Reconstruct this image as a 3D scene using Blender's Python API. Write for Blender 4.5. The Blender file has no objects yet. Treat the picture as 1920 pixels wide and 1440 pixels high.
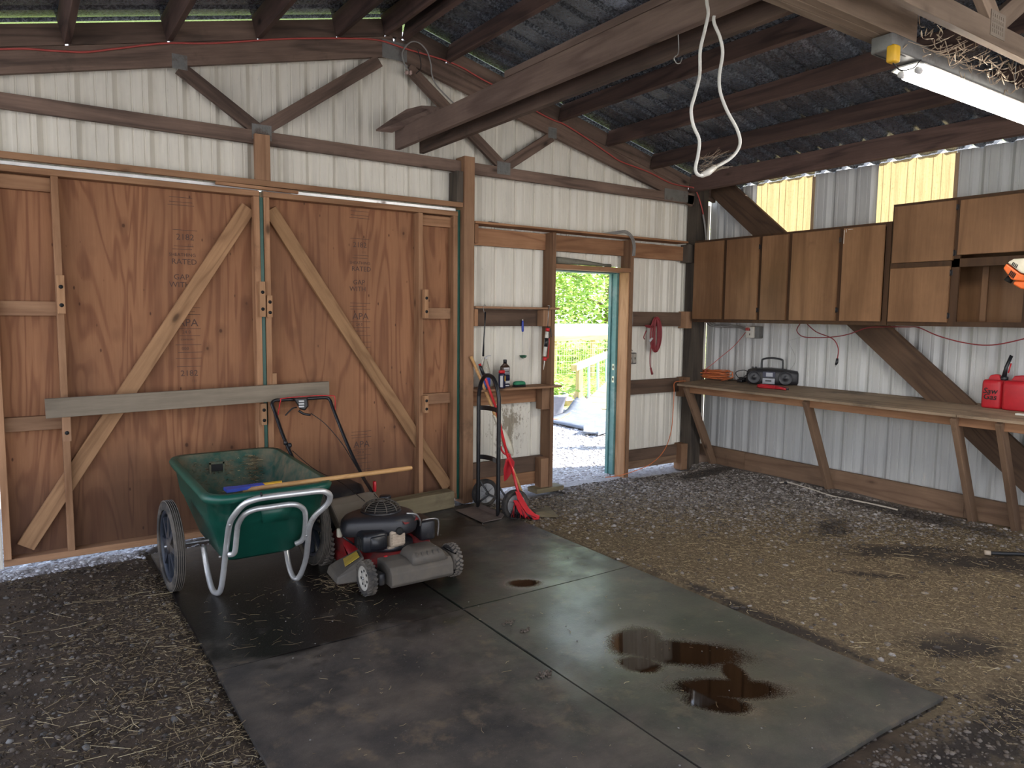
import bpy, math, random
import numpy as np
from mathutils import Vector, Matrix, noise

random.seed(7)
R8 = np.random.RandomState(11)
SC = bpy.context.scene
COL = SC.collection
PI = math.pi

# ------------------------------------------------------------------ camera
FPX = 1358.0
YAW, PIT, ROL = 0.60092, -0.09428, 0.01117
H = 1.55
_f = Vector((math.sin(YAW)*math.cos(PIT), math.cos(YAW)*math.cos(PIT), math.sin(PIT)))
_r0 = Vector((math.cos(YAW), -math.sin(YAW), 0)); _u0 = _r0.cross(_f)
_r = _r0*math.cos(ROL) + _u0*math.sin(ROL); _u = -_r0*math.sin(ROL) + _u0*math.cos(ROL)
cam = bpy.data.objects.new('camera', bpy.data.cameras.new('camera'))
COL.objects.link(cam)
cam.data.sensor_width = 36; cam.data.lens = FPX/1920*36
cam.data.clip_start = 0.05; cam.data.clip_end = 300
cam.matrix_world = Matrix(((_r.x, _u.x, -_f.x, 0), (_r.y, _u.y, -_f.y, 0), (_r.z, _u.z, -_f.z, H), (0, 0, 0, 1)))
SC.camera = cam

# ------------------------------------------------------------------ light
SUN_DIR = Vector((0.80, -0.30, 0.62)).normalized()
w = bpy.data.worlds.new('world'); SC.world = w; w.use_nodes = True
nt = w.node_tree; bg = nt.nodes['Background']
tc = nt.nodes.new('ShaderNodeTexCoord'); sx = nt.nodes.new('ShaderNodeSeparateXYZ'); rp_ = nt.nodes.new('ShaderNodeValToRGB')
nt.links.new(tc.outputs['Generated'], sx.inputs[0]); nt.links.new(sx.outputs[2], rp_.inputs[0])
rp_.color_ramp.elements[0].position = 0; rp_.color_ramp.elements[0].color = (.99, .97, .96, 1)
rp_.color_ramp.elements[1].position = .7; rp_.color_ramp.elements[1].color = (.52, .68, 1.0, 1)
nt.links.new(rp_.outputs[0], bg.inputs[0]); bg.inputs[1].default_value = 0.95
sl = bpy.data.lights.new('sun', 'SUN'); sl.energy = 8.0; sl.angle = math.radians(0.6); sl.color = (1, .93, .82)
so = bpy.data.objects.new('sun', sl); COL.objects.link(so)
so.rotation_euler = (-SUN_DIR).to_track_quat('-Z', 'Y').to_euler()
so.location = (20, -8, 16)

SC.view_settings.view_transform = 'Standard'; SC.view_settings.look = 'None'
SC.view_settings.gamma = 1; SC.view_settings.use_curve_mapping = False
SC.view_settings.exposure = 1.62
SC.cycles.max_bounces = 10; SC.cycles.diffuse_bounces = 6; SC.cycles.transmission_bounces = 6

# picture coordinates -> point on a real plane of the building (used to measure positions)
def ray(px, py): return _r*((px-960)/FPX) - _u*((py-720)/FPX) + _f
def aty(px, py, Y): d = ray(px, py); return Vector((0, 0, H)) + d*(Y/d.y)
def atx(px, py, X): d = ray(px, py); return Vector((0, 0, H)) + d*(X/d.x)
def atz(px, py, Z): d = ray(px, py); return Vector((0, 0, H)) + d*((Z-H)/d.z)
def bench_z(x): return .885 + .04*(x-5.48)/.56
def atbench(px, py):
    p = atz(px, py, .9)
    for _ in range(8): p = atz(px, py, bench_z(p.x))
    return p

# ------------------------------------------------------------------ materials
MATS = {}
class NT:
    def __init__(s, name):
        s.m = bpy.data.materials.new(name); s.m.use_nodes = True; s.t = s.m.node_tree
        s.b = s.t.nodes['Principled BSDF']; s.out = s.t.nodes['Material Output']
        MATS[name] = s.m
    def n(s, typ, **kw):
        nd = s.t.nodes.new(typ)
        for k, v in kw.items():
            if k.startswith('i_'):
                nd.inputs[int(k[2:]) if k[2:].isdigit() else k[2:].replace('_', ' ')].default_value = v
            else: setattr(nd, k, v)
        return nd
    def l(s, a, b): s.t.links.new(a, b)
    def inp(s, name, v):
        if hasattr(v, 'is_linked') or hasattr(v, 'links'): s.l(v, s.b.inputs[name])
        else: s.b.inputs[name].default_value = v
    def coord(s, kind='Object', scale=(1, 1, 1), rand=True, loc=(0, 0, 0)):
        c = s.n('ShaderNodeTexCoord') if kind != 'World' else s.n('ShaderNodeNewGeometry')
        o = c.outputs['Object'] if kind == 'Object' else (c.outputs['Position'] if kind == 'World' else c.outputs[kind])
        if rand and kind == 'Object':
            oi = s.n('ShaderNodeObjectInfo'); mu = s.n('ShaderNodeMath', operation='MULTIPLY', i_1=37.0)
            s.l(oi.outputs['Random'], mu.inputs[0])
            ad = s.n('ShaderNodeVectorMath', operation='ADD'); s.l(o, ad.inputs[0]); s.l(mu.outputs[0], ad.inputs[1]); o = ad.outputs[0]
        mp = s.n('ShaderNodeMapping'); mp.inputs['Scale'].default_value = scale; mp.inputs['Location'].default_value = loc
        s.l(o, mp.inputs[0]); return mp.outputs[0]
    def noise(s, vec, scale=5, detail=4, rough=.55, dist=0):
        nd = s.n('ShaderNodeTexNoise'); s.l(vec, nd.inputs['Vector'])
        nd.inputs['Scale'].default_value = scale; nd.inputs['Detail'].default_value = detail
        nd.inputs['Roughness'].default_value = rough; nd.inputs['Distortion'].default_value = dist
        return nd.outputs['Fac']
    def ramp(s, fac, stops, interp='LINEAR'):
        nd = s.n('ShaderNodeValToRGB'); s.l(fac, nd.inputs[0]); cr = nd.color_ramp; cr.interpolation = interp
        while len(cr.elements) > len(stops): cr.elements.remove(cr.elements[-1])
        while len(cr.elements) < len(stops): cr.elements.new(0.5)
        for e, (p, c) in zip(cr.elements, stops):
            e.position = p
            e.color = (c, c, c, 1) if isinstance(c, (int, float)) else (c[0], c[1], c[2], 1)
        return nd.outputs[0]
    def mix(s, fac, a, b, mode='MIX'):
        nd = s.n('ShaderNodeMix', data_type='RGBA', blend_type=mode)
        for sock, v in ((nd.inputs[0], fac), (nd.inputs[6], a), (nd.inputs[7], b)):
            if hasattr(v, 'links'): s.l(v, sock)
            else: sock.default_value = v if isinstance(v, (int, float)) else (v[0], v[1], v[2], 1)
        return nd.outputs[2]
    def math(s, op, a, b=0.0, clamp=False):
        nd = s.n('ShaderNodeMath', operation=op, use_clamp=clamp)
        for i, v in ((0, a), (1, b)):
            if hasattr(v, 'links'): s.l(v, nd.inputs[i])
            else: nd.inputs[i].default_value = v
        return nd.outputs[0]
    def bump(s, h, strength=.3, dist=.01, normal=None):
        nd = s.n('ShaderNodeBump'); s.l(h, nd.inputs['Height'])
        nd.inputs['Strength'].default_value = strength; nd.inputs['Distance'].default_value = dist
        if normal: s.l(normal, nd.inputs['Normal'])
        s.l(nd.outputs[0], s.b.inputs['Normal']); return nd.outputs[0]
    def xyz(s, kind='World'):
        c = s.n('ShaderNodeNewGeometry') if kind == 'World' else s.n('ShaderNodeTexCoord')
        sp = s.n('ShaderNodeSeparateXYZ'); s.l(c.outputs['Position' if kind == 'World' else kind], sp.inputs[0]); return sp.outputs

def plain(name, col, rough=.5, metal=0, dirt=0.0, dirtcol=(.12, .09, .06), bump=0, spec=.5, nscale=14):
    s = NT(name)
    v = s.coord()
    n1 = s.noise(v, nscale, 6, .65)
    c = s.mix(s.ramp(n1, [(.3, 0), (.75, 1)]), [x*.82 for x in col], [min(1, x*1.1) for x in col])
    if dirt > 0:
        n2 = s.noise(s.coord(), nscale*.35, 8, .7)
        c = s.mix(s.ramp(n2, [(.62-dirt*.35, 0), (.8-dirt*.2, 1)]), c, dirtcol)
        s.inp('Roughness', s.ramp(n2, [(.62-dirt*.35, rough), (.8-dirt*.2, .9)]))
    else: s.inp('Roughness', rough)
    s.inp('Base Color', c); s.inp('Metallic', metal); s.inp('Specular IOR Level', spec)
    if bump: s.bump(n1, bump, .004)
    return s.m

def wood(name, light, dark, axis=0, rough=.75, knots=True, dirt=.0, dirtcol=(.03, .025, .02), ring=1.0, vary=.25, bump=.25, gs=1.0):
    s = NT(name)
    st = [18*gs, 18*gs, 18*gs]; st[axis] = 1.1*gs
    v = s.coord(scale=tuple(st))
    st2 = [5*gs, 5*gs, 5*gs]; st2[axis] = .55*gs
    v2 = s.coord(scale=tuple(st2))
    fine = s.noise(v, 3.2, 5, .7)
    # growth rings: distorted bands of a noise field gives cathedral grain
    big = s.noise(v2, .8, 2, .5, .6)
    ringv = s.math('MULTIPLY', big, 34*ring)
    sn = s.math('SINE', ringv)
    rg = s.ramp(s.math('ADD', s.math('MULTIPLY', sn, .5), .5), [(0, 0), (.75, .35), (1, 1)])
    g = s.math('ADD', s.math('MULTIPLY', fine, .75), s.math('MULTIPLY', rg, .32))
    c = s.mix(s.ramp(g, [(.25, 0), (.8, 1)]), light, dark)
    if knots:
        sk = [5.0, 5.0, 5.0]; sk[axis] = 2.2
        vo = s.n('ShaderNodeTexVoronoi'); s.l(s.coord(scale=tuple(sk)), vo.inputs['Vector']); vo.inputs['Scale'].default_value = .9
        kn = s.ramp(vo.outputs['Distance'], [(0, 1), (.045, .85), (.085, .25), (.14, 0)])
        c = s.mix(kn, c, [x*.3 for x in dark])
    big2 = s.noise(s.coord(scale=(1, 1, 1)), 1.6, 5, .6)
    c = s.mix(s.ramp(big2, [(.35, 0), (.8, .55)]), c, [x*.5 for x in dark])
    if dirt:
        c = s.mix(s.ramp(s.noise(s.coord(), 3.3, 8, .7), [(.7-dirt*.35, 0), (.92-dirt*.3, .8)]), c, dirtcol)
    oi = s.n('ShaderNodeObjectInfo')
    br = s.math('ADD', s.math('MULTIPLY', oi.outputs['Random'], vary*2), 1-vary)
    hs = s.n('ShaderNodeHueSaturation'); s.l(c, hs.inputs['Color']); s.l(br, hs.inputs['Value'])
    s.inp('Base Color', hs.outputs[0]); s.inp('Roughness', rough); s.inp('Specular IOR Level', .25)
    s.bump(g, bump, .004)
    return s.m

M_truss = wood('dark_truss_lumber', (.20, .135, .105), (.072, .050, .041), dirt=.35)
M_purlin = wood('dark_purlin_lumber', (.16, .10, .082), (.055, .035, .032), dirt=.35)
M_tan = wood('tan_stored_lumber', (.235, .165, .135), (.12, .08, .068), dirt=.3)
M_post = wood('post_lumber', (.35, .205, .12), (.20, .105, .06), dirt=.3)
M_dpost = wood('dark_post_lumber', (.13, .105, .082), (.055, .046, .04), dirt=.3)
M_frame = wood('door_frame_lumber', (.44, .25, .14), (.25, .125, .065), dirt=.2, vary=.16)
M_brace = wood('pale_brace_lumber', (.47, .275, .14), (.26, .14, .07), dirt=.15, vary=.12, ring=1.4)
M_brace2 = wood('older_brace_lumber', (.44, .255, .135), (.25, .135, .07), dirt=.2, vary=.1, ring=1.4)
M_girt = wood('girt_lumber', (.40, .215, .115), (.22, .105, .055), dirt=.2, vary=.15)
M_dgirt = wood('dark_girt_lumber', (.155, .10, .07), (.085, .055, .04), dirt=.25, vary=.2)
M_graywood = wood('weathered_gray_board', (.30, .25, .19), (.17, .14, .105), dirt=.05, vary=.05)
M_bracket = wood('bracket_lumber', (.50, .29, .16), (.34, .18, .09), knots=False, vary=.12, gs=2)
M_treated = wood('treated_green_timber', (.20, .165, .10), (.11, .088, .052), dirt=.5)
M_wbrace = wood('wall_brace_lumber', (.135, .082, .052), (.07, .042, .028), dirt=.25, ring=1.6)
M_skirt = wood('skirt_board_lumber', (.26, .165, .105), (.15, .09, .058), dirt=.3, vary=.15)
M_bench = wood('bench_plywood', (.37, .275, .19), (.20, .14, .09), dirt=.55, axis=1, gs=.8, knots=False)
M_cab = wood('cabinet_veneer', (.275, .148, .076), (.160, .082, .040), axis=2, knots=False, rough=.42, dirt=.22, dirtcol=(.10, .048, .026), vary=.16, ring=.5, gs=.8, bump=.05)
M_cabf = wood('cabinet_face_frame', (.085, .043, .021), (.05, .025, .013), axis=2, knots=False, rough=.5, dirt=.2, vary=.08, bump=.05)
M_handle = wood('broom_handle_wood', (.62, .37, .16), (.44, .23, .09), knots=False, rough=.45, vary=.08, gs=2, bump=.05)

# plywood with vertical rotary-cut grain, knots, damp foot
def plywood():
    s = NT('plywood_sheet')
    v = s.coord(scale=(1, 1, 1))
    str_ = s.coord(scale=(.8, 7, 7))
    fine = s.noise(s.coord(scale=(1.5, 40, 40)), 2, 5, .7)
    big = s.noise(str_, .5, 2, .5, 1.5)
    band = s.ramp(s.math('ADD', s.math('MULTIPLY', s.math('SINE', s.math('MULTIPLY', big, 44)), .5), .5), [(0, 0), (.6, .15), (1, 1)])
    g = s.math('ADD', s.math('MULTIPLY', fine, .56), s.math('MULTIPLY', band, .38))
    c = s.mix(s.ramp(g, [(.2, 0), (.85, 1)]), (.335, .162, .082), (.175, .070, .036))
    vo = s.n('ShaderNodeTexVoronoi'); s.l(s.coord(scale=(3.0, 4.2, 4.2)), vo.inputs['Vector']); vo.inputs['Scale'].default_value = 1.1
    kn = s.ramp(vo.outputs['Distance'], [(0, .95), (.035, .85), (.06, .3), (.16, .12), (.22, 0)])
    c = s.mix(kn, c, (.055, .022, .012))
    vo2 = s.n('ShaderNodeTexVoronoi'); s.l(s.coord(scale=(3.2, 7, 7)), vo2.inputs['Vector']); vo2.inputs['Scale'].default_value = 1.7
    c = s.mix(s.ramp(vo2.outputs['Distance'], [(0, .9), (.04, .75), (.08, 0)]), c, (.05, .02, .012))
    c = s.mix(s.ramp(s.noise(s.coord(scale=(.5, 1.2, 1.2)), 1.8, 5, .6), [(.42, 0), (.75, .6)]), c, (.125, .062, .038))
    # pale chipped streaks
    ch = s.ramp(s.noise(s.coord(scale=(2, 7, 7)), 2.4, 9, .75), [(.71, 0), (.74, 1)])
    c = s.mix(s.math('MULTIPLY', ch, .5), c, (.45, .34, .25))
    # damp stain along the foot
    z = s.xyz('World')[2]
    wob = s.math('MULTIPLY', s.noise(s.coord('World', scale=(2.5, 2.5, .4)), 1.2, 4, .6), .5)
    damp = s.ramp(s.math('ADD', z, wob), [(.35, 1), (.72, .55), (.95, 0)])
    c = s.mix(s.math('MULTIPLY', damp, .62), c, (.035, .022, .018))
    s.inp('Base Color', c); s.inp('Roughness', .72); s.inp('Specular IOR Level', .25)
    s.bump(g, .15, .003)
    return s.m
M_ply = plywood()

def siding(name, base, dark, z0=None):
    s = NT(name)
    v = s.coord('World')
    fine = s.noise(s.coord('World', scale=(60, 60, 3)), 1, 4, .6)
    c = s.mix(s.ramp(fine, [(.3, 0), (.75, .5)]), base, dark)
    sp = s.ramp(s.noise(v, 38, 8, .8), [(.63, 0), (.70, 1)])
    area = s.ramp(s.noise(v, 1.6, 3, .5), [(.40, .0), (.62, .9)])
    c = s.mix(s.math('MULTIPLY', sp, area), c, (.10, .085, .06))
    c = s.mix(s.ramp(s.noise(s.coord('World', scale=(3, 3, .8)), 1.5, 5, .6), [(.5, 0), (.85, .45)]), c, [x*.55 for x in dark])
    s.inp('Base Color', c); s.inp('Roughness', .38); s.inp('Specular IOR Level', .45)
    return s
def mud(s):
    pass
_s = siding('siding_white_paint', (.74, .71, .63), (.58, .56, .505))
# mud splash on the lower wall beside the walk door
x, y, z = _s.xyz('World')
dx = _s.math('MULTIPLY', _s.math('SUBTRACT', x, 3.55), 3.6); dz = _s.math('MULTIPLY', _s.math('SUBTRACT', z, .62), 2.6)
rr = _s.math('SQRT', _s.math('ADD', _s.math('MULTIPLY', dx, dx), _s.math('MULTIPLY', dz, dz)))
nn = _s.noise(_s.coord('World', scale=(1, 1, .45)), 22, 7, .8)
mm = _s.ramp(_s.math('SUBTRACT', nn, _s.math('MULTIPLY', rr, .22)), [(.40, 0), (.44, .85)])
old = _s.b.inputs['Base Color'].links[0].from_socket
_s.inp('Base Color', _s.mix(mm, old, (.24, .20, .14)))
M_side = _s.m
M_side2 = siding('siding_gray_white_paint', (.56, .57, .56), (.42, .43, .44)).m

def roofmat():
    s = NT('galvanised_roof_sheet')
    v = s.coord('World')
    sp = s.noise(v, 55, 6, .8)
    c = s.mix(s.ramp(sp, [(.35, 0), (.7, 1)]), (.085, .105, .145), (.38, .43, .50))
    c = s.mix(s.ramp(s.noise(v, 2.2, 5, .6), [(.4, 0), (.75, .7)]), c, (.05, .055, .065))
    s.inp('Base Color', c); s.inp('Metallic', .7); s.inp('Roughness', s.ramp(sp, [(.3, .14), (.7, .40)]))
    s.bump(sp, .12, .003)
    return s.m
M_roof = roofmat()

def panelmat():   # fibreglass daylight sheet: sunlight comes through it
    s = NT('fibreglass_daylight_sheet')
    v = s.coord('World', scale=(1, 30, 1.2))
    st = s.noise(v, 4, 6, .8)
    sp = s.noise(s.coord('World', scale=(1, 1.0, .8)), 60, 6, .85)
    c = s.mix(s.ramp(st, [(.35, 0), (.7, 1)]), (.25, .20, .11), (.175, .13, .064))
    c = s.mix(s.ramp(sp, [(.54, 0), (.70, .75)]), c, (.11, .075, .03))
    tr = s.n('ShaderNodeBsdfTranslucent'); s.l(c, tr.inputs[0])
    df = s.n('ShaderNodeBsdfDiffuse'); s.l(c, df.inputs[0])
    mx = s.n('ShaderNodeMixShader'); mx.inputs[0].default_value = .75
    s.l(df.outputs[0], mx.inputs[1]); s.l(tr.outputs[0], mx.inputs[2]); s.l(mx.outputs[0], s.out.inputs[0])
    return s.m
M_panel = panelmat()

def blob(s, X, Y, cx, cy, rx, ry, ang=0.0):
    """signed ellipse field: 1 at the centre, 0 at the rim"""
    dx = s.math('SUBTRACT', X, cx); dy = s.math('SUBTRACT', Y, cy)
    ca, sa = math.cos(ang), math.sin(ang)
    u = s.math('DIVIDE', s.math('ADD', s.math('MULTIPLY', dx, ca), s.math('MULTIPLY', dy, sa)), rx)
    v = s.math('DIVIDE', s.math('SUBTRACT', s.math('MULTIPLY', dy, ca), s.math('MULTIPLY', dx, sa)), ry)
    return s.math('SUBTRACT', 1.0, s.math('SQRT', s.math('ADD', s.math('MULTIPLY', u, u), s.math('MULTIPLY', v, v))))

def p2(px, py): return atz(px, py, .012)
PUD = []
def ell(p, q, thick):  # ellipse from two end points on the mat and a half width
    a, b = p2(*p), p2(*q); c = (a+b)/2; d = b-a
    return (c.x, c.y, d.length/2, thick, math.atan2(d.y, d.x))
PUD = [ell((952, 1092), (1012, 1090), .06),
       ell((1150, 1188), (1235, 1212), .16), ell((1170, 1215), (1400, 1228), .13), ell((1160, 1235), (1240, 1250), .07), ell((1360, 1235), (1400, 1290), .05),
       ell((1255, 1285), (1468, 1290), .085), ell((1280, 1305), (1410, 1325), .07)]
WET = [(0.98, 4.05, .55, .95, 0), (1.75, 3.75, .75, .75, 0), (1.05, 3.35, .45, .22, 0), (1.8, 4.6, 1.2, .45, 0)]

def matmat():
    s = NT('rubber_stall_mat')
    X, Y, Z = s.xyz('World')
    v = s.coord('World')
    n = s.noise(v, 3.0, 8, .65)
    c = s.mix(s.ramp(n, [(.38, 0), (.62, 1)]), (.032, .028, .026), (.110, .088, .070))
    c = s.mix(s.ramp(s.noise(s.coord('World', scale=(1, 2.2, 1)), 1.7, 6, .7), [(.42, 0), (.66, .7)]), c, (.045, .040, .037))
    c = s.mix(s.ramp(s.noise(v, 5.5, 7, .7), [(.55, 0), (.66, .7)]), c, (.15, .108, .070))
    grit = s.noise(v, 160, 3, .8)
    c = s.mix(s.ramp(grit, [(.64, 0), (.74, .8)]), c, (.24, .20, .155))
    wob = s.math('MULTIPLY', s.math('SUBTRACT', s.noise(v, 7, 4, .6), .5), 1.1)
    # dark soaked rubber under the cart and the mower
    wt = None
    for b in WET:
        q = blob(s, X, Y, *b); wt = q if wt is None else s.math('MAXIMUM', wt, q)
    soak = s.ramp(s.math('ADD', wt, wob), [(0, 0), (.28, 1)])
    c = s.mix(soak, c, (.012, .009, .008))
    pm = None
    for b in PUD:
        q = blob(s, X, Y, *b); pm = q if pm is None else s.math('MAXIMUM', pm, q)
    pmw = s.math('ADD', pm, s.math('MULTIPLY', wob, .45))
    gritty = s.math('MULTIPLY', s.math('SUBTRACT', s.noise(v, 170, 2, .8), .5), 1.1)
    core = s.ramp(s.math('ADD', s.math('ADD', pmw, gritty), .5), [(.30, 0), (.58, 1)])
    damp = s.ramp(s.math('ADD', s.math('MULTIPLY', pmw, .45), 1), [(0.25, 0), (1, 1)])
    damp = s.math('POWER', damp, 1.6)
    # green glow reflected from the yard, painted into the damp mats' colour
    d2 = blob(s, X, Y, 2.55, 2.6, 1.0, 1.6, 0)
    side = s.math('MULTIPLY', s.ramp(s.math('ADD', d2, wob), [(0, 0), (.6, 1)]), s.ramp(s.noise(v, 2.6, 6, .7), [(.3, .45), (.62, 1)]))
    c = s.mix(s.math('MULTIPLY', side, .55), c, (.062, .084, .054))
    c = s.mix(core, c, (.016, .008, .004))
    ro = s.mix(s.ramp(s.noise(v, 2.2, 5, .6), [(.35, 0), (.7, 1)]), (.50,)*3, (.72,)*3)
    ro = s.mix(s.math('MULTIPLY', side, .75), ro, (.36,)*3)
    ro = s.mix(s.math('MULTIPLY', soak, .8), ro, (.30,)*3)
    ro = s.mix(s.math('MULTIPLY', damp, .85), ro, (.27,)*3)
    ro = s.mix(core, ro, (.03,)*3)
    s.inp('Base Color', c); s.inp('Roughness', ro); s.inp('Specular IOR Level', .36)
    cw = s.math('MULTIPLY', s.math('MAXIMUM', s.math('MULTIPLY', side, .35), damp), s.math('SUBTRACT', 1, core))
    s.inp('Coat Weight', cw); s.inp('Coat Roughness', .24); s.inp('Coat IOR', 2.9)
    bs = s.math('MULTIPLY', s.math('ADD', s.noise(v, 130, 3, .7), s.math('MULTIPLY', s.noise(v, 12, 4, .6), 1.5)), s.math('SUBTRACT', 1, core))
    s.bump(bs, .32, .004)
    return s.m
M_mat = matmat()

def yardmat():
    s = NT('yard_gravel_and_lawn'); X, Y, Z = s.xyz('World'); v = s.coord('World')
    e = s.math('ADD', Y, s.math('MULTIPLY', s.noise(v, .6, 4, .6), 1.5))
    m = s.ramp(s.math('SUBTRACT', e, 10.2), [(0, 0), (.5, 1)])
    g = s.mix(s.noise(v, 20, 5, .8), (.34, .32, .30), (.60, .58, .56)); l = s.mix(s.noise(v, 2, 6, .7), (.20, .33, .05), (.42, .48, .12))
    s.inp('Base Color', s.mix(m, g, l)); s.inp('Roughness', .9); return s.m
M_yard = yardmat()
def groundmat():
    s = NT('barn_floor_dirt')
    X, Y, Z = s.xyz('World'); v = s.coord('World')
    n = s.noise(v, 7, 8, .7); n2 = s.noise(v, 1.5, 5, .6)
    dark = s.mix(s.ramp(n, [(.3, 0), (.7, 1)]), (.040, .029, .021), (.115, .082, .058))
    gold = s.mix(s.ramp(s.noise(v, 45, 6, .8), [(.3, 0), (.7, 1)]), (.085, .060, .037), (.25, .190, .118))
    gray = s.mix(s.ramp(s.noise(v, 40, 6, .8), [(.3, 0), (.7, 1)]), (.09, .077, .068), (.30, .275, .255))
    right = s.ramp(s.math('ADD', X, s.math('MULTIPLY', s.math('SUBTRACT', n2, .5), .5)), [(0, 0), (1, 1)])
    m1 = s.ramp(s.math('SUBTRACT', X, 2.6), [(.0, 0), (.4, 1)])
    c = s.mix(m1, dark, gold)
    # gravel takes over towards the walk door and the right wall
    gv = s.math('ADD', s.math('ADD', s.math('MULTIPLY', s.math('SUBTRACT', Y, 3.4), .75), s.math('MULTIPLY', s.math('SUBTRACT', X, 4.6), .55)), s.math('MULTIPLY', s.math('SUBTRACT', n2, .5), 1.2))
    c = s.mix(s.math('MULTIPLY', m1, s.ramp(gv, [(0, 0), (.7, 1)])), c, gray)
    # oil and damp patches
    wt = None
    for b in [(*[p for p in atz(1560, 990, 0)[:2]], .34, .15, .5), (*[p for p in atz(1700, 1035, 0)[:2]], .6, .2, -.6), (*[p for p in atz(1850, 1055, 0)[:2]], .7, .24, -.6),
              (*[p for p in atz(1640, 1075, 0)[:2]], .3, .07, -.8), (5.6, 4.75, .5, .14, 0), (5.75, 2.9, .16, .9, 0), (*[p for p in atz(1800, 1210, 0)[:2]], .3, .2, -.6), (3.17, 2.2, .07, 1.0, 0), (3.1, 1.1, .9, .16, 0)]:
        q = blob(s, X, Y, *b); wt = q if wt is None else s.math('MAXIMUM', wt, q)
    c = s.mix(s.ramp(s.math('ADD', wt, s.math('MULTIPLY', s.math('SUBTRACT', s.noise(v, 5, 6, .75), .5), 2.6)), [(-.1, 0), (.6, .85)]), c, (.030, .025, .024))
    out = s.ramp(s.math('SUBTRACT', s.math('ADD', Y, s.math('MULTIPLY', s.math('SUBTRACT', n, .5), .08)), s.math('SUBTRACT', 5.19, s.math('MULTIPLY', s.math('ADD', s.ramp(s.math('SUBTRACT', X, 3.6), [(0, 0), (.4, 1)]), s.ramp(X, [(.55, 1), (.7, 0)])), .19))), [(0, 0), (.06, 1)])
    c = s.mix(out, c, s.mix(s.ramp(s.noise(v, 30, 5, .8), [(.3, 0), (.7, 1)]), (.22, .20, .20), (.52, .50, .50)))
    s.inp('Base Color', c); s.inp('Roughness', .92); s.inp('Specular IOR Level', .15)
    s.bump(s.noise(v, 60, 8, .8), .8, .012)
    return s.m
M_ground = groundmat()

def scatmat(name, cols, rough=.85):
    s = NT(name)
    at = s.n('ShaderNodeAttribute', attribute_name='tone')
    k = len(cols)
    c = s.ramp(at.outputs['Fac'], [((i+.001)/(k-1) if k > 1 else 0, cc) for i, cc in enumerate(cols)])
    s.inp('Base Color', c); s.inp('Roughness', rough); s.inp('Specular IOR Level', .3)
    return s.m
M_stone = scatmat('pebble_stone', [(.045, .04, .036), (.09, .08, .07), (.15, .138, .125), (.26, .245, .23)])
M_stone2 = scatmat('crushed_gravel', [(.055, .045, .038), (.14, .117, .10), (.235, .205, .182), (.38, .355, .335)])
M_dstone = scatmat('dark_soil_clod', [(.03, .023, .018), (.07, .053, .041), (.115, .09, .07), (.18, .15, .125)])
M_straw = scatmat('straw_stem', [(.07, .048, .028), (.17, .122, .070), (.32, .24, .135), (.54, .44, .26)])
M_ogravel = scatmat('pale_yard_gravel', [(.24, .22, .22), (.38, .36, .37), (.52, .51, .53), (.68, .68, .70)])
M_leaf = scatmat('tree_leaf', [(.16, .28, .06), (.34, .50, .12), (.55, .70, .20), (.80, .84, .34)])
M_grass = scatmat('grass_blade', [(.12, .28, .04), (.22, .42, .06), (.38, .55, .12), (.5, .6, .2)])

M_green = plain('green_tub_plastic', (.007, .080, .056), .38, dirt=.12, dirtcol=(.05, .10, .08), bump=.05)
M_greenin = plain('green_tub_dusty_plastic', (.018, .075, .052), .6, dirt=.75, dirtcol=(.16, .135, .085), nscale=34)
M_tealtrim = plain('green_door_trim_paint', (.010, .085, .062), .4, dirt=.1, dirtcol=(.05, .07, .05))
M_teal = plain('teal_jamb_paint', (.075, .20, .20), .5, dirt=.35, dirtcol=(.28, .36, .34), nscale=9)
M_alu = plain('aluminium_tube', (.74, .74, .74), .36, metal=.65, dirt=.12, dirtcol=(.25, .17, .12))
M_galv = plain('galvanised_plate', (.19, .19, .185), .6, metal=.4, dirt=.3, dirtcol=(.12, .08, .06), nscale=30)
M_black = plain('black_tube_paint', (.012, .012, .014), .32, dirt=.1, dirtcol=(.06, .05, .045))
M_blackp = plain('black_plastic', (.018, .018, .022), .42, dirt=.22, dirtcol=(.085, .07, .055))
M_blackc = plain('black_clean_plastic', (.012, .013, .017), .36)
M_grayp = plain('dusty_gray_plastic', (.088, .077, .066), .7, dirt=.5, dirtcol=(.14, .115, .088), nscale=9, bump=.1)
M_tire = plain('tire_rubber', (.035, .032, .03), .8, dirt=.45, dirtcol=(.15, .125, .10), nscale=20)
M_tread = plain('tire_tread_muddy', (.14, .12, .10), .9, dirt=.4, dirtcol=(.055, .05, .045), nscale=20)
M_hub = plain('dusty_white_hub', (.46, .43, .38), .6, dirt=.35, dirtcol=(.20, .165, .12))
M_hubg = plain('gray_hub', (.42, .42, .42), .5, dirt=.25, dirtcol=(.2, .17, .14))
M_spoke = plain('dark_blue_spoke_plastic', (.020, .026, .040), .5, dirt=.2)
M_red = plain('red_paint', (.33, .014, .018), .42, dirt=.55, dirtcol=(.10, .05, .042))
M_dust = plain('tan_dusty_plastic', (.19, .16, .125), .8, dirt=.6, dirtcol=(.20, .165, .125), nscale=9, bump=.1)
M_redp = plain('red_plastic', (.55, .018, .025), .35)
M_redcan = plain('red_can_plastic', (.46, .012, .022), .42)
M_redcord = plain('red_cord', (.42, .07, .06), .55)
M_rcord = plain('maroon_cord', (.24, .028, .035), .5)
M_ocord = plain('orange_cord', (.62, .17, .055), .55)
M_wcord = plain('white_cord', (.62, .62, .58), .5, dirt=.15, dirtcol=(.3, .27, .22))
M_gcord = plain('gray_cable', (.24, .23, .22), .5)
M_kcord = plain('black_cord', (.014, .014, .015), .5)
M_beige = plain('beige_cast_metal', (.46, .37, .28), .7, dirt=.3, dirtcol=(.22, .16, .11), bump=.2)
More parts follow.
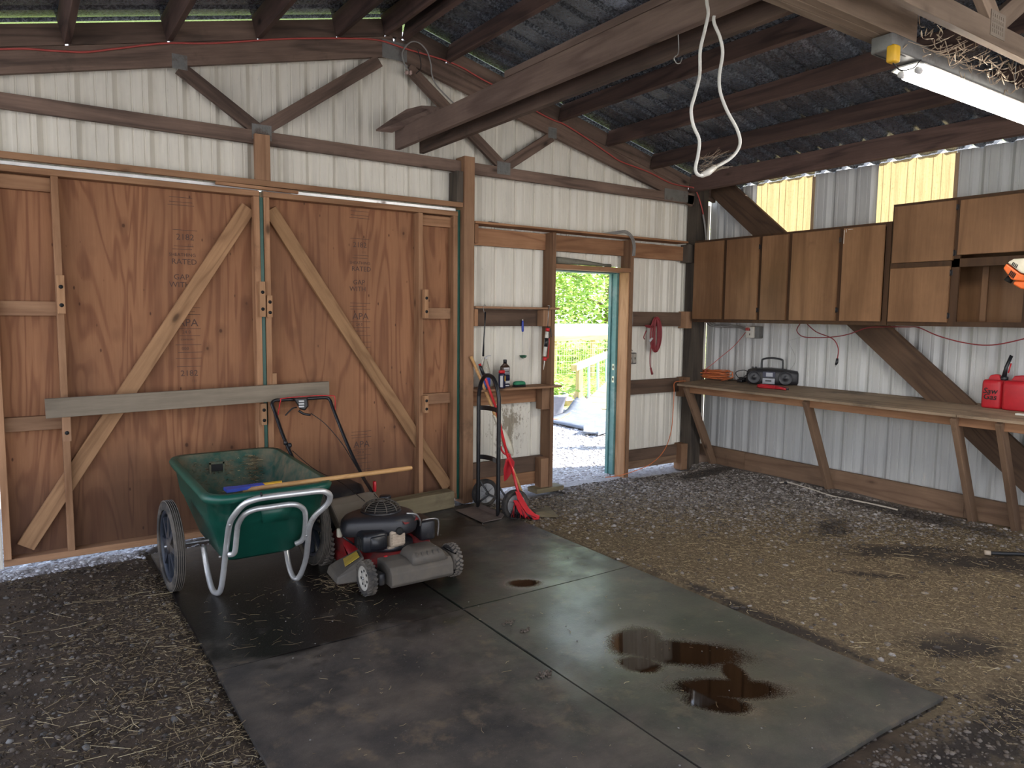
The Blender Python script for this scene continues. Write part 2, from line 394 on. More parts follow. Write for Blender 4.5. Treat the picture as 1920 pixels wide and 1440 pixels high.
M_yellow = plain('yellow_plastic', (.72, .42, .03), .5)
M_ylabel = plain('yellow_warning_label', (.42, .29, .04), .6, dirt=.35, dirtcol=(.12, .1, .08))
M_blue = plain('blue_plastic', (.035, .07, .42), .45)
M_orange = plain('orange_plastic', (.75, .14, .02), .4)
M_white = plain('white_plastic', (.68, .66, .60), .45, dirt=.1, dirtcol=(.4, .35, .28))
M_cream = plain('cream_plastic', (.66, .62, .50), .45)
M_darkslot = plain('dark_slot', (.01, .01, .01), .8)
M_steel = plain('scuffed_steel', (.40, .40, .40), .4, metal=.85, dirt=.2)
M_toe = plain('scuffed_toe_plate', (.19, .15, .13), .6, metal=.3, dirt=.4, dirtcol=(.08, .06, .05), nscale=10)
M_greenbr = plain('green_scrub_plastic', (.03, .22, .11), .6)
M_canbr = plain('brown_can_paint', (.06, .032, .02), .4)
M_label = plain('pale_label', (.55, .55, .56), .5)
M_navy = plain('navy_can_paint', (.008, .009, .04), .35)
M_silver = plain('silver_plastic', (.30, .31, .34), .4, metal=.3)
M_fixture = plain('white_fixture_enamel', (.55, .54, .50), .4, dirt=.25, dirtcol=(.3, .24, .18))
M_ink = plain('faded_stamp_ink', (.085, .045, .034), .8)
M_blackink = plain('black_marker_ink', (.012, .01, .01), .7)
M_web = plain('dusty_cobweb', (.42, .33, .24), .9)
M_grayv = plain('gray_pot_plastic', (.32, .34, .40), .5)
M_slate = plain('blue_gray_rubber', (.12, .14, .18), .8, dirt=.3, dirtcol=(.3, .3, .32))
M_yrail = wood('pale_rail_wood', (.62, .50, .26), (.45, .33, .15), vary=.08)
M_lblue = plain('pale_blue_baluster_metal', (.30, .50, .55), .5)
M_wire = plain('fence_wire', (.42, .40, .34), .5, metal=.3)
M_trailer = plain('pale_blue_trailer', (.60, .66, .74), .4)
M_lawn = plain('lawn', (.22, .34, .07), .9, nscale=3)
M_bark = plain('tree_bark', (.20, .15, .10), .9)
M_pinkrock = plain('pink_landscape_rock', (.40, .28, .25), .9)
M_bat = wood('lichen_gray_club', (.27, .26, .21), (.14, .13, .10), knots=False, dirt=.4)
M_pipe = plain('white_pipe', (.50, .44, .36), .5)
M_gap = plain('chip_white', (.7, .7, .66), .6)
M_duct = plain('window_trim', (.38, .26, .16), .6)

def emis(name, col, st):
    s = NT(name); s.inp('Base Color', (1, 1, 1, 1)); s.b.inputs['Emission Color'].default_value = (*col, 1); s.b.inputs['Emission Strength'].default_value = st
    return s.m
M_tube = emis('lit_fluorescent_tube', (1, .95, .86), 34)
def glassy(name, col, rough=.05, tr=.9):
    s = NT(name); s.inp('Base Color', (*col, 1)); s.inp('Roughness', rough); s.inp('Transmission Weight', tr); s.inp('IOR', 1.4); return s.m
M_clear = glassy('clear_bottle_plastic', (.9, .88, .82))
M_bluefluid = plain('blue_washer_fluid', (.01, .09, .28), .2)

# ------------------------------------------------------------------ mesh tools
WM = {}
def setp(o, world, parent):
    WM[o.name] = world
    if parent is not None:
        o.parent = parent; o.matrix_basis = WM[parent.name].inverted() @ world
    else: o.matrix_basis = world
def root(name, label=None, cat=None, loc=(0, 0, 0), group=None, kind=None):
    o = bpy.data.objects.new(name, None); COL.objects.link(o); o.empty_display_size = .1
    o.location = loc; WM[o.name] = Matrix.Translation(Vector(loc)); tag(o, label, cat, group, kind); return o
def tag(o, label=None, cat=None, group=None, kind=None):
    if label: o['label'] = label
    if cat: o['category'] = cat
    if group: o['group'] = group
    if kind: o['kind'] = kind
    return o

class MB:
    def __init__(s): s.v = []; s.f = []; s.mi = []; s.sm = []; s.mats = []
    def _m(s, m):
        if m not in s.mats: s.mats.append(m)
        return s.mats.index(m)
    def add(s, vs, fs, mat=None, smooth=False):
        b = len(s.v); s.v += [tuple(v) for v in vs]; k = s._m(mat)
        for f in fs: s.f.append(tuple(i+b for i in f)); s.mi.append(k); s.sm.append(smooth)
        return s
    def box(s, lo, hi, mat=None, M=None):
        x0, y0, z0 = lo; x1, y1, z1 = hi
        vs = [Vector(p) for p in ((x0, y0, z0), (x1, y0, z0), (x1, y1, z0), (x0, y1, z0), (x0, y0, z1), (x1, y0, z1), (x1, y1, z1), (x0, y1, z1))]
        if M: vs = [M @ p for p in vs]
        return s.add(vs, [(0, 3, 2, 1), (4, 5, 6, 7), (0, 1, 5, 4), (1, 2, 6, 5), (2, 3, 7, 6), (3, 0, 4, 7)], mat)
    def bbox(s, lo, hi, r=.01, mat=None, M=None, seg=2):
        """box with rounded vertical edges and chamfered top/bottom"""
        x0, y0, z0 = lo; x1, y1, z1 = hi; r = min(r, (x1-x0)/2.01, (y1-y0)/2.01, (z1-z0)/2.01)
        rings = []
        for z, e in ((z0, r), (z0+r*.3, r*.3), (z0+r, 0), (z1-r, 0), (z1-r*.3, r*.3), (z1, r)):
            rings.append([Vector((px, py, z)) for px, py in rrect(x0+e, y0+e, x1-e, y1-e, r, seg+1)])
        if M: rings = [[M @ p for p in rg] for rg in rings]
        return s.loft(rings, mat, True, True, smooth=True)
    def loft(s, rings, mat=None, cap0=False, cap1=False, smooth=True, closed=True):
        n = len(rings[0]); vs = [p for rg in rings for p in rg]; fs = []
        for i in range(len(rings)-1):
            for j in range(n if closed else n-1):
                a = i*n+j; b = i*n+(j+1) % n; fs.append((a, b, b+n, a+n))
        if cap0: fs.append(tuple(range(n-1, -1, -1)))
        if cap1: fs.append(tuple((len(rings)-1)*n+j for j in range(n)))
        return s.add(vs, fs, mat, smooth)
    def tube(s, pts, r, mat=None, seg=8, cap=True, closed=False):
        pts = [Vector(p) for p in pts]; rs = r if isinstance(r, (list, tuple)) else [r]*len(pts)
        rings = []; prev = None; N = len(pts)
        for i, p in enumerate(pts):
            if closed: t = pts[(i+1) % N]-pts[i-1]
            else: t = pts[min(i+1, N-1)]-pts[max(i-1, 0)]
            t.normalize()
            if prev is None:
                a = Vector((0, 0, 1)) if abs(t.z) < .9 else Vector((1, 0, 0)); u = t.cross(a).normalized()
            else:
                u = prev - t*prev.dot(t)
                if u.length < 1e-5: u = t.orthogonal()
                u.normalize()
            prev = u; v2 = t.cross(u)
            rings.append([p+(u*math.cos(2*PI*k/seg)+v2*math.sin(2*PI*k/seg))*rs[i] for k in range(seg)])
        if closed: rings.append(rings[0])
        return s.loft(rings, mat, cap and not closed, cap and not closed)
    def cyl(s, a, b, r, mat=None, seg=16, r2=None):
        return s.tube([a, b], [r, r if r2 is None else r2], mat, seg)
    def lathe(s, prof, c, axis=(0, 0, 1), mat=None, seg=24, cap=True, smooth=True):
        ax = Vector(axis).normalized(); u = ax.orthogonal().normalized(); v = ax.cross(u); c = Vector(c)
        rings = [[c+ax*h+(u*math.cos(2*PI*k/seg)+v*math.sin(2*PI*k/seg))*max(r, 1e-4) for k in range(seg)] for r, h in prof]
        return s.loft(rings, mat, cap, cap, smooth)
    def prism(s, pts, off, mat=None):
        """polygon pts (3D list) extruded by vector off"""
        n = len(pts); off = Vector(off); vs = [Vector(p) for p in pts]+[Vector(p)+off for p in pts]
        fs = [tuple(range(n-1, -1, -1)), tuple(range(n, 2*n))]+[(i, (i+1) % n, n+(i+1) % n, n+i) for i in range(n)]
        return s.add(vs, fs, mat)
    def build(s, name, parent=None, mat=None, bevel=0, subsurf=0, solid=0, center=True):
        V = np.array([tuple(v) for v in s.v], dtype=float)
        c = (V.min(0)+V.max(0))/2 if center else np.zeros(3)
        me = bpy.data.meshes.new(name); me.from_pydata((V-c).tolist(), [], s.f)
        for m in s.mats: me.materials.append(m if m is not None else mat)
        me.polygons.foreach_set('material_index', s.mi); me.polygons.foreach_set('use_smooth', s.sm)
        me.update()
        o = bpy.data.objects.new(name, me); COL.objects.link(o)
        setp(o, Matrix.Translation(Vector(c)), parent)
        if solid: m = o.modifiers.new('s', 'SOLIDIFY'); m.thickness = solid; m.offset = 0
        if bevel: m = o.modifiers.new('b', 'BEVEL'); m.width = bevel; m.segments = 2; m.limit_method = 'ANGLE'
        if subsurf: m = o.modifiers.new('u', 'SUBSURF'); m.levels = m.render_levels = subsurf
        return o

def rrect(x0, y0, x1, y1, r, n=5):
    out = []
    for cx, cy, a in ((x1-r, y1-r, 0), (x0+r, y1-r, 90), (x0+r, y0+r, 180), (x1-r, y0+r, 270)):
        for k in range(n):
            t = math.radians(a+90*k/(n-1)); out.append((cx+r*math.cos(t), cy+r*math.sin(t)))
    return out
def smooth_path(pts, n=6):
    P = [Vector(p) for p in pts]; out = []
    for i in range(len(P)-1):
        p0 = P[max(i-1, 0)]; p1 = P[i]; p2_ = P[i+1]; p3 = P[min(i+2, len(P)-1)]
        for k in range(n):
            t = k/n
            out.append(.5*((2*p1)+(p2_-p0)*t+(2*p0-5*p1+4*p2_-p3)*t*t+(-p0+3*p1-3*p2_+p3)*t**3))
    out.append(P[-1]); return out

def board(name, p0, p1, width, thick, mat, parent=None, up=(0, 0, 1), bev=.002, cut0=0, cut1=0):
    """sawn board from p0 to p1; `width` across the `up` direction, `thick` the other way; grain runs along it"""
    p0 = Vector(p0); p1 = Vector(p1); X = (p1-p0); L = X.length; X.normalize()
    Z = Vector(up); Z = (Z - X*Z.dot(X)).normalized(); Y = Z.cross(X)
    h, t, l = width/2, thick/2, L/2; b = bev
    def sec(x, sh):
        return [(x+sh*(z/h), y, z) for y, z in ((-t+b, -h), (t-b, -h), (t, -h+b), (t, h-b), (t-b, h), (-t+b, h), (-t, h-b), (-t, -h+b))]
    k = max(1, int(L/.5)); rings = []
    for i in range(k+1):
        f = i/k; x = -l+L*f; sh = cut0*(1-f)+cut1*f
        rings.append([Vector(q) for q in sec(x, sh)])
    m = MB(); m.loft(rings, mat, True, True, smooth=False)
    me = bpy.data.meshes.new(name); me.from_pydata([tuple(v) for v in m.v], [], m.f); me.materials.append(mat)
    o = bpy.data.objects.new(name, me); COL.objects.link(o)
    c = (p0+p1)/2
    W = Matrix(((X.x, Y.x, Z.x, c.x), (X.y, Y.y, Z.y, c.y), (X.z, Y.z, Z.z, c.z), (0, 0, 0, 1)))
    setp(o, W, parent); return o
def bb(name, lo, hi, mat, parent=None, along=None, bev=.002):
    """axis-aligned board given by its two corners, grain along its longest side"""
    lo = Vector(lo); hi = Vector(hi); d = hi-lo; c = (lo+hi)/2
    ax = along if along is not None else max(range(3), key=lambda i: d[i])
    e = Vector((0, 0, 0)); e[ax] = d[ax]/2
    if ax == 2: up = (1, 0, 0); w_, t_ = d[0], d[1]
    elif ax == 0: up = (0, 0, 1); w_, t_ = d[2], d[1]
    else: up = (0, 0, 1); w_, t_ = d[2], d[0]
    return board(name, c-e, c+e, w_, t_, mat, parent, up, bev)
def txt(name, body, size, M, mat, parent, ext=.0006, shear=0, align='CENTER'):
    cu = bpy.data.curves.new(name, 'FONT'); cu.body = body; cu.size = size; cu.extrude = ext; cu.shear = shear; cu.align_x = align; cu.align_y = 'CENTER'
    cu.resolution_u = 2; cu.offset = .0009 if name == 'handwriting' else 0
    o = bpy.data.objects.new(name, cu); COL.objects.link(o)
    dg = bpy.context.evaluated_depsgraph_get(); me = bpy.data.meshes.new_from_object(o.evaluated_get(dg))
    bpy.data.objects.remove(o); me.materials.clear(); me.materials.append(mat)
    o = bpy.data.objects.new(name, me); COL.objects.link(o); setp(o, M, parent); return o
def cord(name, pts, r, mat, label=None, cat=None, group=None, parent=None, seg=7, n=6):
    m = MB(); m.tube(smooth_path(pts, n), r, mat, seg); o = m.build(name, parent); tag(o, label, cat, group); return o
def FACE_Y(x, y, z):   # frame whose +Z looks to -y (a face seen from the room on the back wall)
    return Matrix(((1, 0, 0, x), (0, 0, -1, y), (0, 1, 0, z), (0, 0, 0, 1)))
def FACE_X(x, y, z):   # frame whose +Z looks to -x ; text runs towards -y
    return Matrix(((0, 0, -1, x), (-1, 0, 0, y), (0, 1, 0, z), (0, 0, 0, 1)))

# ------------------------------------------------------------------ building planes
YB, XR = 5.20, 6.06          # inner faces of the back and right siding
RX, RZ, SL = 2.41, 3.457, .2425
XL = -1.25; YF = -1.3
def rb(x): return RZ - SL*abs(x-RX)       # underside of truss top chords

def corr(name, u0, u1, vlo, vhi, ribs, place, depth=.030, minor=True, parent=None, mat=None, wide=.040, nv=1):
    """ribbed steel sheet: profile along u, extruded along v between vlo(u), vhi(u)"""
    us = {round(u0, 4): 0, round(u1, 4): 0}
    prof = []
    for r in ribs:
        for du, d in ((-wide, 0), (-wide*.22, depth), (wide*.22, depth), (wide, 0)): prof.append((r+du, d))
        if minor:
            for q in (.067, .133):
                for du, d in ((-.007, 0), (-.003, .005), (.003, .005), (.007, 0)): prof.append((r+q+du, d))
    prof.sort()
    def dat(u):
        last = (u0-9, 0)
        for p in prof:
            if p[0] >= u:
                if p[0]-last[0] < 1e-6: return p[1]
                f = (u-last[0])/(p[0]-last[0]); return last[1]*(1-f)+p[1]*f if last[0] > u0-5 else p[1]*0
            last = p
        return 0
    P = [(u0, dat(u0))]+[p for p in prof if u0+1e-3 < p[0] < u1-1e-3]+[(u1, dat(u1))]
    rings = []
    for i in range(nv+1):
        rings.append([place(u, vlo(u)+(vhi(u)-vlo(u))*i/nv, d) for u, d in P])
    m = MB(); m.loft(rings, mat, closed=False, smooth=False)
    return m.build(name, parent)

# ---- walls
wb = root('wall_back', loc=(2.4, YB, 0), kind='structure')
def pb(u, v, d): return Vector((u, YB+.002+d, v))
def ribs_in(a, b, ph, sp=.2005):
    k0 = math.ceil((a-ph-.2)/sp); k1 = math.floor((b-ph+.05)/sp); return [ph+sp*k for k in range(k0, k1+1)]
def gable(u): return rb(u)+.14
def back_panel(a, b, lo, hi):
    return corr('siding_panel', a, b, lo if callable(lo) else (lambda u: lo), hi if callable(hi) else (lambda u: hi), ribs_in(a, b, .197), pb, parent=wb, mat=M_side)
xs = [XL, -.60, 0.30, 1.10, 1.90, 2.41, 3.0]
for a, b in zip(xs[:-1], xs[1:]): back_panel(a, b, 2.39, gable)
DXL, DXR = 3.915, 4.80       # walk door opening
back_panel(3.0, 3.40, .12, gable); back_panel(3.40, DXL-.02, .12, gable)
back_panel(DXL-.02, 4.40, 2.02, gable); back_panel(4.40, DXR+.04, 2.02, gable)
back_panel(DXR+.04, 5.38, .10, gable); back_panel(5.38, XR, .08, gable)
back_panel(XL, -.12, 0, 2.39)

wr = root('wall_right', loc=(XR, 2, 0), kind='structure')
def pr(u, v, d): return Vector((XR+.002+d, u, v))
W1 = (4.02, 4.64); W2 = (2.80, 3.42)
def right_panel(a, b, lo, hi, mat=None, parent=None, name='siding_panel', minor=True, depth=.03):
    return corr(name, a, b, lambda u: lo, lambda u: hi, ribs_in(a, b, .03, .2005), pr, parent=parent or wr, mat=mat or M_side2, minor=minor, depth=depth)
ZT = rb(XR)+.284
WZ = 1.62                    # sill of the daylight sheets, behind the cabinets
ys = [YF, -.4, .5, 1.4, 2.2, W2[0]]
for a, b in zip(ys[:-1], ys[1:]): right_panel(a, b, .06, ZT)
right_panel(W2[0], W2[1], .06, WZ); right_panel(W2[1], W1[0], .06, ZT); right_panel(W1[0], W1[1], .06, WZ); right_panel(W1[1], YB, .06, ZT)
for i, (a, b) in enumerate((W1, W2)):
    wn = right_panel(a, b, WZ, ZT, M_panel, None, 'window_%d' % (i+1), depth=.010); wn.parent = None; wn.matrix_basis = WM[wn.name]
    wn['kind'] = 'structure'
    bb('lap_strip', (XR-.012, a-.022, WZ), (XR-.001, a+.006, ZT-.02), M_duct, wn)

# ---- timbers of the back wall
for z0, z1, a, b, m in ((2.125, 2.265, 3.09, 3.875, M_girt), (2.125, 2.265, DXL, DXR, M_girt), (2.12, 2.26, 4.84, 5.70, M_girt),
                        (1.46, 1.60, 3.09, 3.875, M_dgirt), (1.46, 1.60, 4.84, 5.70, M_dgirt),
                        (.79, .925, 3.09, 3.875, M_girt), (.79, .93, 4.84, 5.70, M_dgirt),
                        (.165, .30, 3.08, 3.875, M_dgirt), (.05, .163, 3.08, 3.875, M_girt),
                        (.13, .235, 4.84, 5.70, M_dgirt), (.05, .128, 4.84, 5.70, M_skirt)):
    bb('girt', (a, 5.155, z0), (b, 5.193, z1), m, wb)
bb('post', (2.985, 5.05, 0.0), (3.08, 5.19, 2.80), M_post, wb)
bb('post', (2.925, 5.065, 2.44), (2.983, 5.19, 2.68), M_dpost, wb)
bb('post', (1.375, 5.07, 2.44), (1.475, 5.11, 2.74), M_post, wb)
bb('post', (3.876, 5.05, 0.0), (3.914, 5.19, 2.27), M_post, wb)
bb('post', (4.801, 5.05, 0.0), (4.84, 5.19, 2.27), M_post, wb)
bb('door_header', (3.914, 5.05, 1.965), (4.801, 5.19, 2.003), M_girt, wb)
for z0, z1 in ((1.46, 1.60), (.73, .93), (.02, .29)):
    bb('block', (3.79, 5.06, z0), (3.875, 5.15, z1), M_post, wb)
bb('post', (5.70, 5.05, -.02), (5.85, 5.19, 2.98), M_dpost, wb)
for z0, z1 in ((2.10, 2.28), (1.44, 1.61), (.74, .94), (-.02, .25)):
    bb('block', (5.615, 5.08, z0), (5.698, 5.19, z1), M_post if z0 < 1.5 else M_dpost, wb)
# shelves nailed on the girts
for z, a, b, y0 in ((2.285, 3.085, 5.56, 5.04), (1.605, 3.085, 3.945, 5.03), (.925, 3.085, 3.955, 4.99)):
    bb('shelf_board', (a, y0, z), (b, 5.195, z+.018), M_girt if z > 2 else M_post, wb)
bb('shelf_cleat', (3.09, 5.06, 2.13), (3.125, 5.15, 2.28), M_girt, wb); bb('shelf_cleat', (3.09, 5.06, 1.46), (3.125, 5.15, 1.60), M_girt, wb)
bb('door_header', (XL, 5.07, 2.402), (2.984, 5.11, 2.44), M_frame, wb)
board('shim_strip', (1.12, 5.075, 2.39), (1.66, 5.075, 2.383), .02, .03, M_frame, wb)
bb('sill_scrap', (3.72, 5.02, -.01), (4.02, 5.16, .03), M_treated, wb)

# walk door lining with two strike plates
dj = root('door_3', loc=(DXR, 5.25, 0), kind='structure')
bb('inner_jamb', (4.785, 5.06, 0.0), (4.80, 5.19, 1.963), M_bracket, dj)
bb('outer_jamb', (4.765, 5.195, 0.01), (4.80, 5.30, 1.97), M_teal, dj)
bb('jamb_stop', (4.752, 5.262, 0.01), (4.764, 5.298, 1.96), M_teal, dj)
bb('head_jamb', (3.90, 5.195, 1.955), (4.755, 5.34, 1.985), M_teal, dj)
bb('outer_jamb', (3.885, 5.195, 0.01), (3.915, 5.34, 1.97), M_post, dj)
for z in (1.065, .945):
    q = MB(); q.box((4.763, 5.205, z-.03), (4.7645, 5.235, z+.03), M_steel); q.build('strike_plate', dj)
    q = MB(); q.box((4.7615, 5.213, z-.012), (4.763, 5.227, z+.012), M_darkslot); q.build('latch_hole', dj)

# ---- timbers of the right wall
for a, b in ((4.6, YB), (2.55, 4.598), (.2, 2.548), (-1.3, .198)):
    bb('skirt_board', (6.0, a, -.04), (6.04, b, .205), M_skirt, wr)
board('brace', (5.965, 5.16, 2.99), (5.965, 1.55, -.02), .235, .038, M_wbrace, wr, up=(0, 1, 1))
for y in (1.44, -1.1):
    bb('post', (5.85, y-.15, -.05), (5.998, y-.01, 2.7), M_dpost, wr)

# ---- roof
ce = root('ceiling', loc=(RX, 2, 3.5), kind='structure')
zr = lambda x: rb(x)+.287
ov = .03
ry = [YF-.3, -1.0, -.3, .6, 1.5, 2.4, 3.3, 4.2, 5.28]
for side in (1, -1):
    x0 = RX+.02*side; x1 = (XR+ov) if side > 0 else XL-.3
    for a, b in zip(ry[:-1], ry[1:]):
        corr('roof_panel', a, b, lambda u: x0, lambda u: x1, ribs_in(a, b, .103, .2005), lambda u, v, d: Vector((v, u, zr(v)+.003+d)), depth=.022, minor=False, parent=ce, mat=M_roof, nv=6)
m = MB(); m.loft([[Vector((RX-.22, YF-.3, zr(RX-.22)+.035)), Vector((RX, YF-.3, zr(RX)+.045)), Vector((RX+.22, YF-.3, zr(RX+.22)+.035))], [Vector((RX-.22, 5.28, zr(RX-.22)+.035)), Vector((RX, 5.28, zr(RX)+.045)), Vector((RX+.22, 5.28, zr(RX+.22)+.035))]], M_roof, closed=False)
m.build('ridge_cap', ce)
PX = [-.80, -.25, .31, .86, 1.41, 1.96, 2.33, 2.50, 2.87, 3.42, 3.98, 4.53, 5.09, 5.63]
for x in PX:
    s = 1 if x < RX else -1
    n = Vector((-SL*s, 0, 1)).normalized()
    for a, b in ((1.46, 5.095), (YF, 1.455)):
        hh_ = .172 if x > 5.5 else .138; z = rb(x)+.145+.071-(hh_-.138)/2
        board('purlin', (x, a, z), (x, b, z), hh_, .038, M_purlin, ce, up=n)
for a, b in zip(PX[:-1], PX[1:]):
    if b-a < .3: continue
    a2, b2 = a+.010, b-.010
    board('blocking', (a2, 5.125, rb(a2)+.145+.060), (b2, 5.125, rb(b2)+.145+.060), .120, .038, M_truss, ce)
board('blocking', (2.355, 5.125, rb(2.36)+.21), (2.475, 5.125, rb(2.47)+.21), .125, .038, M_truss, ce)
board('blocking', (5.66, 5.125, rb(5.66)+.205), (6.03, 5.125, rb(6.03)+.205), .11, .038, M_truss, ce)

M_tan_lit = wood('tan_dusty_lit_truss_lumber', (.34, .255, .19), (.20, .145, .105), dirt=.2)  # paler than the gable truss: dust, plus a lit look painted in
M_galv2 = plain('dusty_nail_plate', (.22, .18, .14), .8)
def truss(y, label, M_truss=M_truss, M_galv=M_galv):
    t = root('roof_truss', label, 'truss', (RX, y, 2.72), 'roof trusses')
    t['kind'] = 'structure'
    h = .0725
    board('bottom_chord', (XL+.2, y, 2.725), (5.69, y, 2.725), .089, .036, M_truss, t)
    for s, xe in ((1, 5.69), (-1, XL+.2)):
        board('top_chord', (RX+.001*s, y, rb(RX)+h-.005), (xe, y, rb(xe)+h-.005), .14, .036, M_truss, t, cut0=-.017*s*0, cut1=0)
    def web(a, b): board('web', (a[0], y, a[1]), (b[0], y, b[1]), .085, .034, M_truss, t)
    for s in (1, -1):
        web((RX+s*.12, rb(RX+s*.12)-.03), (RX+s*.98, 2.775))
        web((RX+s*1.0, 2.775), (RX+s*1.48, rb(RX+s*1.48)-.01))
        for cx, cz, wx, wz in ((RX+s*.98, 2.76, .13, .10), (RX+s*1.48, rb(RX+s*1.48)+.02, .09, .09)):
            g = MB(); g.box((cx-wx/2, y-.0205, cz-wz/2), (cx+wx/2, y-.0185, cz+wz/2), M_galv)
            for i in range(6):
                for j in range(4): g.box((cx-wx/2+.012+i*(wx-.02)/6, y-.0225, cz-wz/2+.014+j*(wz-.02)/4), (cx-wx/2+.012+i*(wx-.02)/6+.006, y-.0205, cz-wz/2+.014+j*(wz-.02)/4+.012), M_galv)
            g.build('nail_plate', t)
    g = MB(); g.box((RX-.10, y-.0205, rb(RX)-.03), (RX+.10, y-.0185, rb(RX)+.10), M_galv); g.build('nail_plate', t)
    g = MB(); g.box((5.27, y-.0205, 2.69), (5.60, y-.0185, 2.80), M_galv); g.build('nail_plate', t)
    return t
truss(5.12, 'dark gable truss standing against the white ribbed back wall')
truss(1.46, 'dusty truss painted in a lit tan overhead at upper right behind the lit tube light', M_tan_lit, M_galv2)
truss(-1.28, 'truss over the open end of the shed')

# ------------------------------------------------------------------ sliding doors of plywood
def stamp(parent, x, z, s, items):
    for kind, dz, a in items:
        if kind == 'l':
            g = MB(); g.box((x-a[0]/2*s+a[1], 5.1855, z+dz), (x+a[0]/2*s+a[1], 5.1862, z+dz+.003), M_ink); g.build('stamp_line', parent)
        else:
            txt('stamp_text', a[0], a[1], FACE_Y(x+a[2], 5.1858, z+dz), M_ink, parent, ext=.0004)
def slide_door(n, x0, x1, mid, left):
    d = root('door_%d' % n, loc=((x0+x1)/2, 5.19, 0), kind='structure')
    zb, zt = .055, 2.38
    y0 = 5.10
    # plywood in full-height sheets
    edges = [x0, mid, x1]
    for a, b in zip(edges[:-1], edges[1:]):
        bb('plywood_panel', (a+.004, 5.187, zb+.02), (b-.002, 5.199, zt-.02), M_ply, d, along=2)
    bb('outer_skin', (x0, 5.2, zb), (x1, 5.206, zt), M_tealtrim, d, along=2)
    bb('rail', (x0, y0, zt-.045), (x1, 5.187, zt-.009), M_frame, d)
    bb('door_track', (x0, 5.135, zt-.004), (x1, 5.175, zt+.019), M_alu, d)
    bb('rail', (x0, y0, zb-.015), (x1, 5.187, zb+.025), M_frame, d)
    for x in ((x0+.02), (x1-.02), mid):
        bb('stile', (x-.019, y0, zb+.026), (x+.019, 5.187, zt-.047), M_frame, d)
    return d
L0, L1, R0, R1 = -.115, 1.405, 1.432, 2.955
d1 = slide_door(1, L0, L1, .228, True)
d2 = slide_door(2, R0, R1, 2.625, False)
for d, a, b in ((d1, L0+.04, .208), (d2, 2.645, R1-.04)):
    for z, h in ((2.285, .08), (1.56, .085), (.875, .085)):
        bb('cross_rail', (a, 5.145, z-h/2), (b, 5.187, z+h/2), M_frame if z > 2 else M_post, d)
board('diagonal_brace', (-.005, 5.165, .13), (1.345, 5.165, 2.26), .098, .036, M_brace2, d1, up=(-1, 0, 1))
board('diagonal_brace', (1.49, 5.165, 2.26), (2.90, 5.165, .13), .095, .036, M_brace, d2, up=(1, 0, 1))
bb('weather_strip', (1.406, 5.112, .06), (1.4315, 5.199, 2.33), M_tealtrim, d1)
bb('weather_strip', (2.957, 5.112, .03), (2.984, 5.205, 2.385), M_tealtrim, d2)
def bracket(d, px, py0, py1, Y, w_=.038, y=5.05, mat=None, holes=True):
    a = aty(px, py0, y); b = aty(px, py1, y)
    r = bb('bar_bracket', (a.x-w_/2, y, b.z), (a.x+w_/2, y+.045, a.z), mat or M_bracket, d, along=2)
    if holes:
        h = a.z-b.z
        for f in (.30, .78):
            g = MB(); g.lathe([(.012, 0), (.012, .0015), (.007, .002), (.006, .006)], (a.x, y, b.z+h*(1-f)), (0, -1, 0), M_darkslot, 12); g.build('bolt', d)
bracket(d1, 113, 516, 588, 0, .04); bracket(d1, 492, 528, 594, 0, .04, 5.055); bracket(d2, 506, 554, 595, 0, .036, 5.05); bracket(d2, 800, 543, 596, 0, .034, 5.045)
bracket(d1, 123, 755, 828, 0, .045, 5.0, M_post); bracket(d1, 495, 757, 797, 0, .036, 5.05); bracket(d2, 515, 700, 742, 0, .03, 5.09, None, False); bracket(d2, 800, 742, 774, 0, .034, 5.045)
# stamps: faint grade marks of the mill
A = [('l', 0.0, (.16, 0)), ('l', .02, (.13, -.02)), ('l', .045, (.16, 0)), ('t', -.055, ('APA', .07, 0)), ('l', -.095, (.16, 0)), ('t', -.115, ('24 0', .03, -.01)), ('l', -.14, (.13, .01)), ('t', -.165, ('EXPOSURE 1', .016, 0)), ('l', -.20, (.16, 0)), ('l', -.25, (.15, .01)), ('t', -.225, ('000', .03, -.02)), ('l', -.29, (.16, 0))]
B_ = [('t', 0, ('2182', .055, 0)), ('l', .045, (.15, 0)), ('t', -.05, ('| | |', .02, .03))]
C_ = [('t', .0, ('GAP', .05, -.01)), ('t', -.05, ('WITH', .05, -.02)), ('t', .10, ('RATED', .05, .01)), ('t', .145, ('SHEATHING', .03, .0)), ('l', .18, (.12, 0)), ('l', .2, (.12, .01))]
xa = aty(352, 600, 5.186).x; xb_ = aty(676, 600, 5.186).x
stamp(d1, xa, aty(352, 590, 5.186).z, 1, A); stamp(d1, xa, aty(345, 445, 5.186).z, 1, B_); stamp(d1, xa-.02, aty(345, 520, 5.186).z, 1, C_); stamp(d1, xa, aty(360, 700, 5.186).z, 1, B_)
stamp(d2, xb_, aty(680, 580, 5.186).z, 1, A); stamp(d2, xb_, aty(680, 460, 5.186).z, 1, B_); stamp(d2, xb_, aty(680, 530, 5.186).z, 1, C_); stamp(d2, xb_, aty(680, 820, 5.186).z, 1, A)
stamp(d1, xa-.02, aty(345, 380, 5.186).z, 1, [('l', 0, (.14, 0)), ('l', .03, (.14, 0)), ('l', -.02, (.16, 0))]); stamp(d2, xb_, aty(680, 405, 5.186).z, 1, [('l', 0, (.14, 0)), ('l', .03, (.14, 0)), ('l', -.02, (.16, 0))])

# gray board resting across the doors
pl = board('wooden_plank', (.125, 5.0, .978), (1.856, 5.06, 1.003), .115, .03, M_graywood, None)
tag(pl, 'long weathered gray plank resting across both plywood doors', 'plank')

